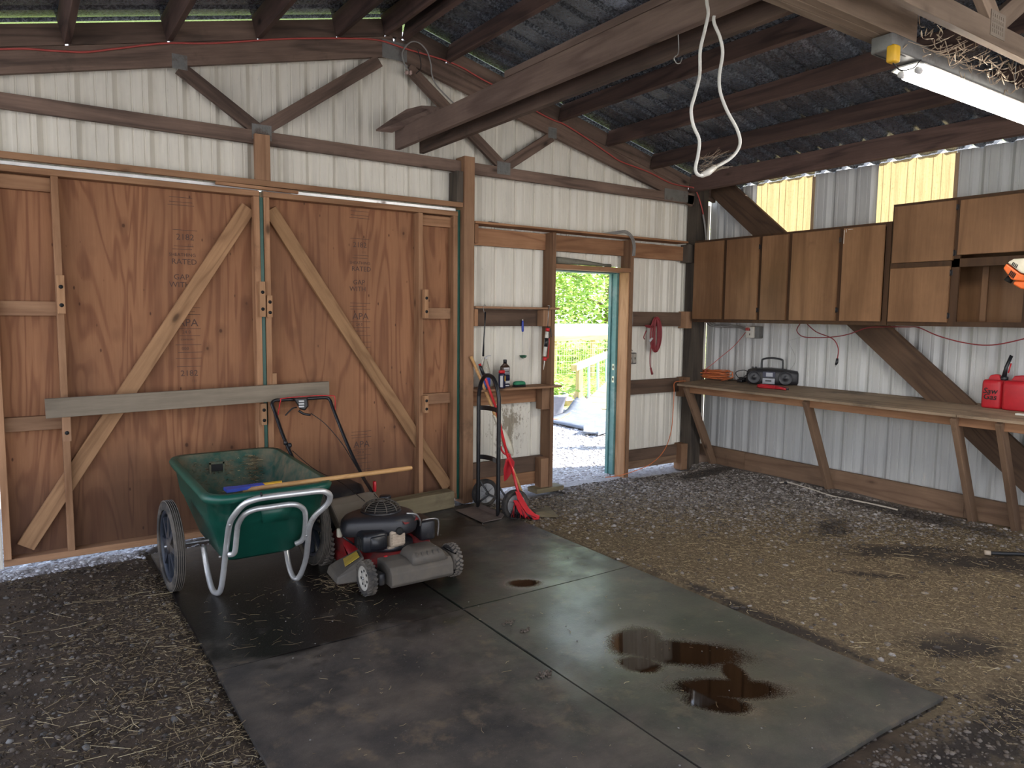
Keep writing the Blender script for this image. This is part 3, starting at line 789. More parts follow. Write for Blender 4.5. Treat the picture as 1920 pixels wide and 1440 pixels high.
# ------------------------------------------------------------------ ground
def gz(x, y):
    if .62 < x < 3.12 and 1.30 < y < 5.05: base = -.022
    else: base = -.004
    h = noise.fractal(Vector((x*2.2, y*2.2, 3.1)), .9, 2.1, 5)*.010 + noise.noise(Vector((x*.9, y*.9, 9)))*.014
    if base < -.02: h = min(h, .006)*.5
    e = 0
    if x < .6: e = .02*min(1, (.6-x)/.8)
    if x > 5.2 and y < 5.1: e = .035*min(1, (x-5.2)/.7)
    if -1.2 < x < 3.95 and 4.8 < y < 5.2: e = (-.012 if x < .65 else -.035)*min(1, (y-4.8)/.2)
    if 4.85 < x < 5.7 and 4.9 < y < 5.2: e = -.03*min(1, (y-4.9)/.2)
    if y >= 5.2: e = -.012 if x < .65 else .0
    return base+h+e
def grid(name, xs, ys, zf, mat, parent=None):
    nx, ny = len(xs), len(ys)
    V = [(x, y, zf(x, y)) for y in ys for x in xs]
    F = [(j*nx+i, j*nx+i+1, (j+1)*nx+i+1, (j+1)*nx+i) for j in range(ny-1) for i in range(nx-1)]
    me = bpy.data.meshes.new(name); me.from_pydata(V, [], F); me.materials.append(mat); me.polygons.foreach_set('use_smooth', [True]*len(F))
    o = bpy.data.objects.new(name, me); COL.objects.link(o); setp(o, Matrix.Identity(4), parent); return o
fl = grid('floor', np.linspace(-3, 8.2, 225), np.linspace(-3, 9.4, 249), gz, M_ground); fl['kind'] = 'structure'
far = grid('yard_ground', np.linspace(-60, 90, 50), np.linspace(-60, 95, 50), lambda x, y: -.06+(.0 if y < 9.5 else min(.5, (y-9.5)*.02)), M_yard); tag(far, kind='structure')

def scatter(name, tmpls, P, S, Rz, tilt, tone, mat, label=None, cat=None, parent=None):
    """many small pieces joined into one mesh"""
    n = len(P); vs = []; fs = []; tn = []; off = 0
    idx = R8.randint(0, len(tmpls), n)
    for k, (tv, tf) in enumerate(tmpls):
        sel = np.where(idx == k)[0]
        if len(sel) == 0: continue
        m_ = len(sel); tvv = np.array(tv)[None, :, :]*S[sel][:, None, :]
        a = tilt[sel]; c, s_ = np.cos(a)[:, None], np.sin(a)[:, None]
        y = tvv[:, :, 1]*c - tvv[:, :, 2]*s_; z = tvv[:, :, 1]*s_ + tvv[:, :, 2]*c; x = tvv[:, :, 0]
        b = Rz[sel]; c, s_ = np.cos(b)[:, None], np.sin(b)[:, None]
        X = x*c-y*s_; Y = x*s_+y*c
        V = np.stack([X, Y, z], 2)+P[sel][:, None, :]
        nv = V.shape[1]; vs.append(V.reshape(-1, 3))
        F = np.array(tf)[None, :, :]+(off+np.arange(m_)*nv)[:, None, None]
        fs.append(F.reshape(-1, 3)); tn.append(np.repeat(tone[sel], nv)); off += m_*nv
    V = np.concatenate(vs); F = np.concatenate(fs); T = np.concatenate(tn)
    me = bpy.data.meshes.new(name); me.vertices.add(len(V)); me.vertices.foreach_set('co', V.ravel())
    me.loops.add(len(F)*3); me.loops.foreach_set('vertex_index', F.ravel().astype(np.int32))
    me.polygons.add(len(F)); me.polygons.foreach_set('loop_start', np.arange(0, len(F)*3, 3, dtype=np.int32))
    me.update(calc_edges=True); at = me.attributes.new('tone', 'FLOAT', 'POINT'); at.data.foreach_set('value', T.astype(np.float32))
    me.materials.append(mat); me.validate()
    o = bpy.data.objects.new(name, me); COL.objects.link(o); o['kind'] = 'stuff'
    setp(o, Matrix.Identity(4), parent)
    if label: o['label'] = label; o['category'] = cat
    return o
def ico(seed, amp=.25):
    t = (1+5**.5)/2; r = np.random.RandomState(seed)
    v = np.array([(-1, t, 0), (1, t, 0), (-1, -t, 0), (1, -t, 0), (0, -1, t), (0, 1, t), (0, -1, -t), (0, 1, -t), (t, 0, -1), (t, 0, 1), (-t, 0, -1), (-t, 0, 1)])/1.9
    v = v*(1+r.uniform(-amp, amp, (12, 1)))
    f = [(0, 11, 5), (0, 5, 1), (0, 1, 7), (0, 7, 10), (0, 10, 11), (1, 5, 9), (5, 11, 4), (11, 10, 2), (10, 7, 6), (7, 1, 8), (3, 9, 4), (3, 4, 2), (3, 2, 6), (3, 6, 8), (3, 8, 9), (4, 9, 5), (2, 4, 11), (6, 2, 10), (8, 6, 7), (9, 8, 1)]
    return v, f
STONES = [ico(i) for i in range(6)]
def stem(bend):
    xs_ = [-.5, 0, .5]; v = []
    for i, x in enumerate(xs_):
        b = bend*(1-4*x*x)
        for k in range(3): a = 2*PI*k/3; v.append((x, math.cos(a)*.5+b, math.sin(a)*.5))
    f = []
    for i in range(2):
        for k in range(3):
            a = i*3+k; b = i*3+(k+1) % 3; f += [(a, b, b+3), (a, b+3, a+3)]
    return np.array(v), f
STEMS = [stem(b) for b in (0, 0, 2, -3, 6)]
LEAFT = [(np.array([(-.5, 0, 0), (0, -.3, .06), (.5, 0, 0), (0, .3, .06)]), [(0, 1, 2), (0, 2, 3)])]

def inmat(x, y): return (.63 < x < 3.11) and (1.32 < y < 5.03)
def sample(n, fn):
    out = []
    while len(out) < n:
        x = R8.uniform(fn[0], fn[1], 4000); y = R8.uniform(fn[2], fn[3], 4000); d = fn[4](x, y); k = R8.uniform(0, 1, 4000) < d
        out += list(zip(x[k], y[k]))
    return np.array(out[:n])
def put(XY, dz=0): return np.array([(x, y, gz(x, y)+dz) for x, y in XY])
def stones(name, n, reg, smin, smax, mat, label=None, tone=None, flat=.6, dz=.0, power=2.5, parent=None):
    XY = sample(n, reg); P = put(XY, dz); s = smin+(smax-smin)*R8.uniform(0, 1, n)**power
    dk = np.array([darkness(x, y) for x, y in XY]) if 'right' in (label or '') or 'chaff' in (label or '') else np.zeros(n)
    S = np.stack([s*R8.uniform(.8, 1.35, n), s*R8.uniform(.7, 1.1, n), s*R8.uniform(flat*.7, flat*1.2, n)], 1)
    return scatter(name, STONES, P, S, R8.uniform(0, 2*PI, n), R8.uniform(-.4, .4, n), (R8.uniform(0, 1, n)**1.3 if tone is None else np.clip(R8.normal(tone, .2, n), 0, 1))*(1-.97*dk), mat, label, 'gravel', parent)
def straws(name, n, reg, lmin, lmax, th, mat, label=None, dz=.006, tone=.5, tilt=.15, parent=None, P=None):
    if P is None: P = put(sample(n, reg), dz)
    if 'right' in (label or ''):
        dk = np.array([darkness(p[0], p[1]) for p in P]); P = P[R8.uniform(0, 1, n) > dk*.85]; n = len(P)
    l = lmin+(lmax-lmin)*R8.uniform(0, 1, n)**3
    S = np.stack([l, np.full(n, th)*R8.uniform(.6, 1.3, n), np.full(n, th)], 1)
    P[:, 2] += R8.uniform(0, .006, n)
    return scatter(name, STEMS, P, S, R8.uniform(0, 2*PI, n), R8.uniform(-.2, .2, n), np.clip(R8.normal(tone, .25, n), 0, 1), mat, label, 'straw', parent)

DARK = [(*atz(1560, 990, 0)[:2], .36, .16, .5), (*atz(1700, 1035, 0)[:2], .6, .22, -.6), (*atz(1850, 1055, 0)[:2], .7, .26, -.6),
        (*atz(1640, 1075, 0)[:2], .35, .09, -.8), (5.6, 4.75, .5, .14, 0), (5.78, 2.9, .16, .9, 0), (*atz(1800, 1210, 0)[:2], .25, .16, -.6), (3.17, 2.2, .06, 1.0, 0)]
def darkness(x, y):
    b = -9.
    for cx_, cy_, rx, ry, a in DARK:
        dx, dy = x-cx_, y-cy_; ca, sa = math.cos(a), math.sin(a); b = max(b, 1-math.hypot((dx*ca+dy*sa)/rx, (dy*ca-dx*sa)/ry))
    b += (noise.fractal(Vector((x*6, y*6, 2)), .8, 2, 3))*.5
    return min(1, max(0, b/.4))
def notmat(x, y): return ~((x > .66) & (x < 3.10) & (y > 1.35) & (y < 5.0))
# left dark soil
stones('soil_clods', 9000, (-2.2, .72, .9, 4.99, lambda x, y: notmat(x, y)*.95), .004, .016, M_dstone, 'dark clods of damp soil left of the mats', flat=.7)
stones('pebbles', 750, (-1.6, .66, 1.0, 4.7, lambda x, y: notmat(x, y)*np.clip(1.15-(y-1)/3.6, .1, 1)), .006, .021, M_stone, 'rounded pale pebbles among the straw on dark soil', tone=.5)
straws('straw', 2300, (-1.6, .78, 1.0, 4.8, lambda x, y: notmat(x, y)*np.clip(1.1-(y-1)/3.4, .05, 1)*(.45+.55*(x > .0))), .015, .17, .0026, M_straw, 'loose straw stems on the dark soil left of the mats', tone=.55)
straws('chaff', 4600, (.05, .74, 1.3, 4.6, lambda x, y: notmat(x, y)*np.clip((x-.05)/.55, 0, 1)), .008, .05, .0020, M_straw, 'fine hay chaff drifted along the left edge of the mats', tone=.42)
straws('litter', 9000, (-2.0, .72, 1.0, 4.97, lambda x, y: notmat(x, y)*.9), .006, .028, .0035, M_straw, 'brown plant litter over the dark soil left of the mats', tone=.12)
stones('soil_clods', 9000, (-1.8, .7, 1.0, 4.0, lambda x, y: notmat(x, y)*np.clip(1.1-(y-1)/3, .1, 1)), .002, .007, M_dstone, 'fine crumbs of soil among the straw', flat=.7)
# right floor: chaff over gravel
stones('gravel', 20000, (3.0, 5.94, 1.0, 5.05, lambda x, y: notmat(x, y)*np.clip(.0+(y-2.9)*.5+(x-4.3)*.45, .025, 1)), .005, .019, M_stone2, 'crushed gray gravel in front of the right wall and walk door', flat=.7)
straws('chaff', 42000, (3.02, 5.7, .95, 4.9, lambda x, y: notmat(x, y)*np.clip(1.0-(y-3.2)*.35-(x-4.5)*.6, .08, 1)),   .006, .034, .0018, M_straw, 'golden hay chaff spread over the floor right of the mats', tone=.50)
straws('straw', 700, (2.95, 5.2, .9, 3.6, lambda x, y: notmat(x, y)*.9), .03, .13, .0026, M_straw, 'longer straw stems on the chaff beside the mats', tone=.62)
stones('gravel', 3500, (0.65, 3.2, .9, 1.36, lambda x, y: x*0+.9), .004, .014, M_dstone, 'dark grit along the near end of the mats')
stones('soil_clods', 2600, (.6, 3.3, 4.98, 5.2, lambda x, y: x*0+.9), .005, .018, M_dstone, 'dark soil packed below the plywood doors')
# outside
stones('yard_gravel', 16000, (3.2, 8.1, 5.18, 9.3, lambda x, y: np.clip(1.3-(y-5)*.2, .3, 1)), .007, .024, M_ogravel, 'pale gravel of the yard outside the walk door', flat=.6)
stones('yard_gravel', 4500, (-.3, 3.2, 5.0, 5.7, lambda x, y: .9*((y > 5.12) | (x < .62))), .007, .020, M_ogravel, 'pale gravel seen under the plywood doors', flat=.6)

# ------------------------------------------------------------------ rubber mats
def rmat(x0, y0, x1, y1, label, z=0.0, cut=None, dx=0, seed=0):
    nx, ny = 26, 34; g = MB(); r = random.Random(seed)
    top = []; 
    def P(i, j):
        u = i/nx; v = j/ny; x = x0+(x1-x0)*u; y = y0+(y1-y0)*v
        e = .006
        x += e*noise.noise(Vector((x*1.3, y*2.1, seed)))*(1 if i in (0, nx) else .2)
        y += e*1.5*noise.noise(Vector((x*2.1, y*1.3, seed+5)))*(1 if j in (0, ny) else .2)
        zz = z+.004+.0035*noise.noise(Vector((x*1.1, y*1.1, seed+2)))
        return Vector((x, y, zz))
    V = [P(i, j) for j in range(ny+1) for i in range(nx+1)]
    F = [(j*(nx+1)+i, j*(nx+1)+i+1, (j+1)*(nx+1)+i+1, (j+1)*(nx+1)+i) for j in range(ny) for i in range(nx)]
    g.add(V, F, M_mat, True)
    ed = [j*(nx+1) for j in range(ny, -1, -1)]+[i for i in range(1, nx+1)]+[j*(nx+1)+nx for j in range(1, ny+1)]+[ny*(nx+1)+i for i in range(nx-1, 0, -1)]
    n = len(ed); ring = [V[k] for k in ed]
    g.add(ring+[p+Vector((0, 0, -.018)) for p in ring], [(i, n+i, n+(i+1) % n, (i+1) % n) for i in range(n)], M_mat)
    o = g.build('rubber_mat'); tag(o, label, 'mat', 'black rubber stall mats'); return o
rmat(.655, 3.196, 1.880, 5.03, 'soaked black rubber mat under the green cart and mower', .0, seed=1)
rmat(1.892, 3.198, 3.10, 5.0, 'black rubber mat with the single small puddle, in front of the hand truck', .001, seed=2)
rmat(.650, 1.345, 1.878, 3.184, 'dry dusty rubber mat nearest the camera on the left', .001, seed=3)
rmat(1.890, 1.345, 3.095, 3.186, 'rubber mat holding the large brown puddle', .0, seed=4)

# little straw and grit on the mats
def onmat(n, x0, x1, y0, y1): 
    return np.stack([R8.uniform(x0, x1, n), R8.uniform(y0, y1, n), np.full(n, .007)], 1)
straws('straw', 150, None, .012, .11, .0013, M_straw, 'straw bits on the dark mat by the cart legs and mower', P=onmat(150, .75, 1.7, 3.25, 4.1), tone=.4)
straws('straw', 120, None, .01, .05, .0016, M_straw, 'scattered straw bits on the near mats', P=onmat(120, .75, 3.0, 1.4, 3.1), tone=.6)
P = onmat(500, .7, 3.05, 1.4, 4.9); s_ = .001+.004*R8.uniform(0, 1, 500)**4
scatter('grit', STONES, P, np.stack([s_, s_, s_*.6], 1), R8.uniform(0, 6, 500), R8.uniform(-.3, .3, 500), R8.uniform(.3, 1, 500), M_stone, 'specks of grit on the rubber mats', 'grit')
def clump(px, py, n, rad, label):
    c = atz(px, py, .012); P = np.stack([R8.normal(c.x, rad, n), R8.normal(c.y, rad*.6, n), np.full(n, .008)], 1); s_ = R8.uniform(.003, .009, n)
    scatter('mud_clump', STONES, P, np.stack([s_, s_, s_*.5], 1), R8.uniform(0, 6, n), R8.uniform(-.3, .3, n), R8.uniform(.3, .8, n), M_dstone, label, 'mud')
clump(955, 1165, 26, .018, 'small crumbs of mud at the mat joint left of the puddle'); clump(985, 1180, 26, .014, 'crumbs of mud beside the first clump'); clump(1020, 1262, 50, .022, 'flat mud cake on the middle mat joint')

# ------------------------------------------------------------------ garden cart
ct = root('garden_cart', 'green two-wheeled garden cart with silver tube handle in front of the left door', 'cart', (1.07, 4.25, 0))
def tub_ring(x0, y0, x1, y1, zf, r, n=6):
    return [Vector((x, y, zf(y) if callable(zf) else zf)) for x, y in rrect(x0, y0, x1, y1, r, n)]
zrim = lambda y: .632+.028*(y-3.75)/1.1
m = MB()
outer = [tub_ring(.895, 4.02, 1.255, 4.63, .205, .05), tub_ring(.87, 3.99, 1.28, 4.66, .225, .07), tub_ring(.80, 3.86, 1.355, 4.77, .44, .09),
         tub_ring(.785, 3.825, 1.372, 4.79, .47, .09), tub_ring(.765, 3.775, 1.39, 4.83, lambda y: zrim(y)-.046, .10),
         tub_ring(.745, 3.748, 1.411, 4.856, lambda y: zrim(y)-.044, .11), tub_ring(.736, 3.739, 1.420, 4.866, lambda y: zrim(y)-.018, .118),
         tub_ring(.748, 3.752, 1.408, 4.853, zrim, .11), tub_ring(.775, 3.785, 1.382, 4.825, lambda y: zrim(y)-.002, .10)]
m.loft(outer, M_green, True, False)
inner = [tub_ring(.775, 3.785, 1.382, 4.825, lambda y: zrim(y)-.002, .10), tub_ring(.792, 3.815, 1.366, 4.80, lambda y: zrim(y)-.03, .09), tub_ring(.885, 4.01, 1.265, 4.64, .245, .06), tub_ring(.92, 4.05, 1.23, 4.60, .225, .05)]
m.loft(inner, M_greenin, False, True)
# moulded ledge on the near wall
m.build('tub', ct)
m = MB(); m.box((.975, 4.745, .555), (1.045, 4.765, .60), M_darkslot); m.box((.965, 4.742, .545), (.975, 4.755, .61), M_greenin); m.box((1.045, 4.742, .545), (1.055, 4.755, .61), M_greenin); m.box((.965, 4.742, .60), (1.055, 4.755, .612), M_greenin); m.build('hand_slot', ct)
m = MB()
for (x0, x1, z0, z1) in ((1.02, 1.19, .44, .53),):
    m.loft([[Vector((x0, 3.795, z1)), Vector((x1, 3.795, z1)), Vector((x1-.02, 3.825, z0)), Vector((x0+.02, 3.825, z0))], [Vector((x0, 3.84, z1)), Vector((x1, 3.84, z1)), Vector((x1-.02, 3.88, z0)), Vector((x0+.02, 3.88, z0))]], M_green, True, True)
m.build('handle_recess', ct)
# outer tube: foot, up, over as the push bar, down to the other foot
def ctube(name, pts, r=.0155, n=7): 
    q = MB(); q.tube(smooth_path(pts, n), r, M_alu, 12); return q.build(name, ct)
def A(px, py, Y): return aty(px, py, Y)
ctube('push_handle', [(.822, 4.26, .235), (.828, 4.22, .13), (.835, 4.15, .035), (.846, 4.09, .016), (.862, 4.03, .06), A(424, 1030, 3.95), A(430, 985, 3.84), A(440, 965, 3.76), A(457, 946, 3.70), A(480, 936, 3.67), A(510, 931, 3.655), A(560, 925, 3.65), A(597, 921, 3.65), A(612, 923, 3.655), A(619, 931, 3.67), A(613, 946, 3.70), A(590, 968, 3.76), A(580, 990, 3.82), A(577, 1020, 3.9), A(573, 1050, 3.99), A(563, 1078, 4.05), A(554, 1085, 4.08), A(545, 1072, 4.13), A(538, 1040, 4.2), (1.285, 4.26, .235)])
ctube('frame_loop', [A(430, 1040, 3.93), A(440, 1035, 3.90), A(444, 1000, 3.86), A(447, 982, 3.82), A(458, 965, 3.77), A(478, 955, 3.745), A(505, 951, 3.74), A(540, 946, 3.74), A(558, 947, 3.745), A(570, 956, 3.77), A(573, 972, 3.80), A(571, 1000, 3.87), A(566, 1013, 3.90), A(555, 1019, 3.93)], .0145)
q = MB(); q.cyl((.63, 4.31, .25), (1.50, 4.31, .25), .008, M_steel, 10); q.build('axle', ct)
q = MB(); q.cyl(A(489.5, 928, 3.665)+Vector((-.004, 0, 0)), A(490.5, 928, 3.664)+Vector((.002, 0, 0)), .0145, M_darkslot, 12); q.build('grip_seam', ct)
for x, y, z in ((.836, 3.93, .27), (1.275, 3.86, .33), (.86, 3.80, .47)):
    q = MB(); q.lathe([(.007, 0), (.007, .004), (.003, .006)], (x, y-.013, z), (0, -1, 0), M_steel, 10); q.build('bolt', ct)
def wheel(parent, c, R, w_, axis, tire, side, hubmat, spokes, name='wheel', tread=0, hubr=.62, holes=0, tmat=None):
    c = Vector(c); ax = Vector(axis).normalized()
    u = Vector((0, 0, 1)); v = ax.cross(u).normalized()
    g = MB(); h = w_/2; rr = hubr*R
    g.lathe([(rr, -h*.8), (R*.88, -h), (R*.96, -h*.85), (R*.99, -h*.5), (R, 0), (R*.99, h*.5), (R*.96, h*.85), (R*.88, h), (rr, h*.8), (rr, -h*.8)], c, ax, tire, 40, False)
    if tread:
        for k in range(tread):
            for sgn in (-1, 1):
                a = 2*PI*(k+.25*sgn)/tread; e = (u*math.cos(a)+v*math.sin(a)); tt = (-u*math.sin(a)+v*math.cos(a))
                Mx = Matrix(((ax.x, tt.x, e.x, 0), (ax.y, tt.y, e.y, 0), (ax.z, tt.z, e.z, 0), (0, 0, 0, 1))); Mx.translation = c+e*(R*.985)
                sh = Matrix.Rotation(sgn*.5, 4, 'Z')
                g.box((-h*.48, -R*.022*PI/ max(1, tread/24), -.002), (h*.48, R*.022*PI/max(1, tread/24), R*.045), tmat or tire, Mx @ Matrix.Translation((sgn*h*.48, 0, 0)) @ sh)
    else:
        for s_ in (-.66, -.33, 0, .33, .66):
            g.lathe([(R*.99, s_*h-.0018), (R*1.012, s_*h-.0012), (R*1.012, s_*h+.0012), (R*.99, s_*h+.0018)], c, ax, tmat or tire, 40, False)
    t = g.build(name, parent)
    g = MB()
    if spokes:
        g.lathe([(rr*1.01, -h*.5), (rr*1.01, h*.5), (rr*.90, h*.5), (rr*.90, -h*.5), (rr*1.01, -h*.5)], c, ax, hubmat, 32, False)
        g.lathe([(rr*.22, -h*.8), (rr*.22, h*.8), (rr*.1, h*.9)], c, ax, hubmat, 16)
        for k in range(spokes):
            a = 2*PI*k/spokes; e = u*math.cos(a)+v*math.sin(a); tt = -u*math.sin(a)+v*math.cos(a)
            g.loft([[c+e*(rr*.15)+tt*(rr*.10)*q1+ax*(h*.45)*q2 for q1, q2 in ((-1, -1), (1, -1), (1, 1), (-1, 1))], [c+e*(rr*.95)+tt*(rr*.055)*q1+ax*(h*.35)*q2 for q1, q2 in ((-1, -1), (1, -1), (1, 1), (-1, 1))]], hubmat, True, True, False)
    else:
        g.lathe([(.001, -h*.75), (rr*.3, -h*.75), (rr*.32, -h*.6), (rr*.9, -h*.6), (rr*1.02, -h*.85), (rr*1.02, h*.85), (rr*.9, h*.6), (rr*.32, h*.6), (rr*.3, h*.75), (.001, h*.75)], c, ax, hubmat, 32, False)
        for k in range(holes):
            a = 2*PI*k/holes; e = u*math.cos(a)+v*math.sin(a)
            for sg in (-1, 1): g.lathe([(rr*.12, 0), (rr*.12, .0012), (.0005, .0012)], c+e*rr*.62+ax*(sg*h*.6), ax*sg, M_darkslot, 10, False)
        for sg in (-1, 1): g.lathe([(rr*.13, 0), (rr*.13, .005), (rr*.05, .008)], c+ax*(sg*h*.74), ax*sg, M_steel, 8)
    g.build('hub', t); return t
for x in (.668, 1.468):
    wheel(ct, (x-.005, 4.31, .254), .25, .058, (1, .045, 0), M_tire, 1, M_spoke, 8, hubr=.80, tmat=M_tread)
# straw sticking inside the cart
n = 260; P = np.stack([R8.uniform(.87, 1.30, n), 4.79-R8.uniform(0, .01, n), R8.uniform(.34, .63, n)], 1); P[:, 1] = 4.64+(P[:, 2]-.245)/.385*.145
P2 = np.stack([R8.normal(1.235, .02, 200), np.zeros(200), R8.uniform(.30, .63, 200)], 1); P2[:, 1] = 4.638+(P2[:, 2]-.245)/.385*.145
P3 = np.stack([R8.uniform(.90, 1.24, 500), R8.uniform(4.05, 4.60, 500), R8.uniform(.228, .24, 500)], 1)
P = np.concatenate([P, P2, P3]); n = len(P); l = R8.uniform(.008, .035, n); l[260:460] = R8.uniform(.01, .06, 200)
o = scatter('hay_residue', STEMS, P, np.stack([l, np.full(n, .0026), np.full(n, .0026)], 1), R8.uniform(0, 6.3, n), R8.uniform(-1.2, 1.2, n), np.clip(R8.normal(.6, .2, n), 0, 1), M_straw, parent=ct)

# wooden-handled scoop with a blue head lying in the cart
br = root('push_broom', 'wooden-handled broom with blue head and yellow strip lying across the cart', 'broom', tuple(A(500, 915, 3.9)))
h0, h1 = A(455, 919, 3.93), A(773, 877, 3.72)
q = MB(); d = h1-h0; q.tube([h0, h0+d*.3, h0+d*.97, h1-d*.005, h1], [.0115, .0135, .0135, .012, .006], M_handle, 12); q.build('handle', br)
q = MB(); e = (A(415, 924, 3.95)-h0)
q.loft([[h0+Vector((0, .02, .008))+e*t_+Vector((0, y, z)) for y, z in ((-.02-w2, -.006), (w2, -.006), (w2, .010), (-.02-w2, .010))] for t_, w2 in ((-.35, .010), (0, .016), (.35, .026), (.8, .030))], M_blue, True, True, False)
q.loft([[h0+d*t_+Vector((0, yy, zz)) for yy, zz in ((.0, .004), (.05, .004), (.05, .016), (.0, .016))] for t_ in (-.02, .12)], M_blue, True, True, False)
q.build('blue_head', br)
q = MB(); q.box((0, .008, .004), ((d*.16).length, .04, .016), M_yellow, Matrix.Translation(h0+d*.06) @ d.to_track_quat('X', 'Z').to_matrix().to_4x4()); q.build('yellow_strip', br)

# ------------------------------------------------------------------ lawn mower
mw = root('lawn_mower', 'dirty red walk-behind lawn mower with black handle beside the green cart', 'mower', (1.80, 3.9, 0))
q = MB()
def sec(y, xa, xb, z0, z1, r): return [Vector((x, y, z)) for x, z in rrect(xa, z0, xb, z1, r, 4)]
# deck
q.loft([[Vector((x, y, z)) for x, y in rrect(xa, ya, xb, yb, r, 6)] for z, xa, ya, xb, yb, r in ((.055, 1.555, 3.68, 2.06, 4.30, .12), (.10, 1.56, 3.70, 2.055, 4.30, .14), (.135, 1.60, 3.74, 2.02, 4.28, .14), (.165, 1.66, 3.78, 1.98, 4.22, .13), (.175, 1.72, 3.82, 1.92, 4.1, .09))], M_red, True, True)
q.build('deck', mw)
q = MB()  # raised red cowl left and right of the engine
q.loft([sec(y, 1.565, 1.70, .09, z, .03) for y, z in ((3.95, .12), (4.05, .20), (4.2, .235), (4.28, .19))], M_red, True, True); q.build('rear_cowl', mw)
q = MB(); q.loft([sec(y, 1.93, 2.045, .08, z, .03) for y, z in ((3.78, .13), (3.86, .195), (4.05, .21), (4.2, .16))], M_red, True, True); q.build('right_cowl', mw)
# front dust-covered housing
q = MB()
q.loft([[Vector((x, y, z)) for y, z in ((3.72, .06), (3.53, .055), (3.515, .075), (3.52, .135), (3.55, .165), (3.62, .178), (3.72, .175))] for x in (1.635, 1.65, 2.0, 2.02)], M_grayp, True, True, False)
q.build('front_housing', mw, bevel=.006)
q = MB()
q.loft([[Vector((x, y, z)) for x, y in rrect(xa, ya, xb, yb, .02, 3)] for z, xa, ya, xb, yb in ((.16, 1.765, 3.53, 1.995, 3.73), (.205, 1.785, 3.56, 1.975, 3.72), (.222, 1.81, 3.585, 1.955, 3.71))], M_grayp, True, True)
q.build('front_bulge', mw)
q = MB()
for k in range(5):
    q = MB(); q.box((1.80+k*.035, 3.552, .175), (1.806+k*.035, 3.60, .215), M_grayp); q.build('moulded_rib', mw)
q = MB(); q.bbox((2.035, 3.55, .07), (2.075, 3.72, .17), .015, M_grayp); q.build('wheel_arm', mw)
q = MB(); q.bbox((1.585, 3.58, .06), (1.625, 3.74, .13), .01, M_blackp); q.build('wheel_arm', mw)
# engine
q = MB(); q.lathe([(.155, 0), (.16, .01), (.155, .03), (.12, .04), (.11, .12), (.13, .13)], (1.79, 3.93, .17), mat=M_blackc, seg=28); q.build('engine_base', mw)
def shr(z, s_, cx=1.785, cy=3.92):
    pts = [(-.20, .02), (-.17, .10), (-.10, .16), (.02, .19), (.12, .15), (.175, .06), (.17, -.06), (.12, -.15), (.03, -.17), (-.05, -.13), (-.19, -.05)]
    out = []
    n = len(pts)
    for i in range(n):
        for k in range(3):
            t = k/3; p0, p1, p2_, p3 = [Vector((*pts[(i+j) % n], 0)) for j in (-1, 0, 1, 2)]
            p = .5*((2*p1)+(p2_-p0)*t+(2*p0-5*p1+4*p2_-p3)*t*t+(-p0+3*p1-3*p2_+p3)*t**3)
            out.append(Vector((cx-.035+p.x*s_*1.22, cy+p.y*s_, z)))
    return out
q = MB(); q.loft([shr(.268, .93), shr(.275, .97), shr(.30, 1.0), shr(.345, .97), shr(.365, .90), shr(.378, .75)], M_blackp, True, True); q.build('engine_shroud', mw)
q = MB(); q.box((-.07, -.0003, -.02), (.07, .0003, .02), M_red, Matrix.Translation((1.875, 3.785, .345)) @ Matrix.Rotation(.5, 4, 'Z') @ Matrix.Rotation(-.95, 4, 'X')); q.build('side_decal', mw)
cx, cy = 1.765, 3.95
q = MB()
q.lathe([(.118, 0), (.122, .004), (.122, .012), (.115, .016)], (cx, cy, .372), mat=M_blackp, seg=32)
q.lathe([(.028, .062), (.026, .069), (.001, .072)], (cx, cy, .372), mat=M_grayp, seg=20)
for k in range(7):
    f = k/6; rr_ = .112*math.cos(f*1.2); zz = .386+.058*math.sin(f*1.25)
    q.lathe([(rr_, -.0018), (rr_+.0035, 0), (rr_, .0018), (rr_-.002, 0), (rr_, -.0018)], (cx, cy, zz), mat=M_grayp, seg=32, cap=False)
for k in range(10):
    a = 2*PI*k/10+.2; pts = []
    for i in range(6):
        f = i/5; rr_ = .114*math.cos(f*1.25); pts.append((cx+rr_*math.cos(a), cy+rr_*math.sin(a), .384+.060*math.sin(f*1.3)))
    q.tube(pts, .003, M_grayp, 5)
q.lathe([(.10, 0), (.095, .02), (.06, .045), (.01, .05)], (cx, cy, .374), mat=M_darkslot, seg=24)
q.build('recoil_grille', mw)
q = MB(); q.bbox((1.565, 3.735, .198), (1.715, 3.90, .312), .022, M_blackc); q.build('air_box', mw)
q = MB()
q.loft([[Vector((x, y, z)) for x, z in rrect(1.60-e, .215-e, 1.70+e, .295+e, .01, 3)] for y, e in ((3.74, 0), (3.727, -.006))], M_blackc, True, True)
for k in range(3): q.box((1.565-.003, 3.76+k*.03, .215), (1.566, 3.775+k*.03, .28), M_darkslot)
q.build('air_box_cover', mw)
q = MB(); q.lathe([(.028, 0), (.028, .006), (.02, .007), (.02, .003)], (1.566, 3.80, .26), (-1, 0, 0), M_darkslot, 20); q.build('intake_ring', mw)
q = MB()
q.bbox((1.735, 3.755, .20), (1.835, 3.84, .305), .015, M_beige)
for k in range(4): q.box((1.745, 3.750, .222+k*.017), (1.825, 3.757, .230+k*.017), M_beige)
q.bbox((1.728, 3.775, .188), (1.80, 3.83, .205), .006, M_beige)
q.build('cylinder_head', mw)
q = MB(); q.lathe([(.022, 0), (.022, .012), (.010, .016)], (1.79, 3.752, .298), (0, -1, 0), M_darkslot, 16); q.build('spark_plug_recess', mw)
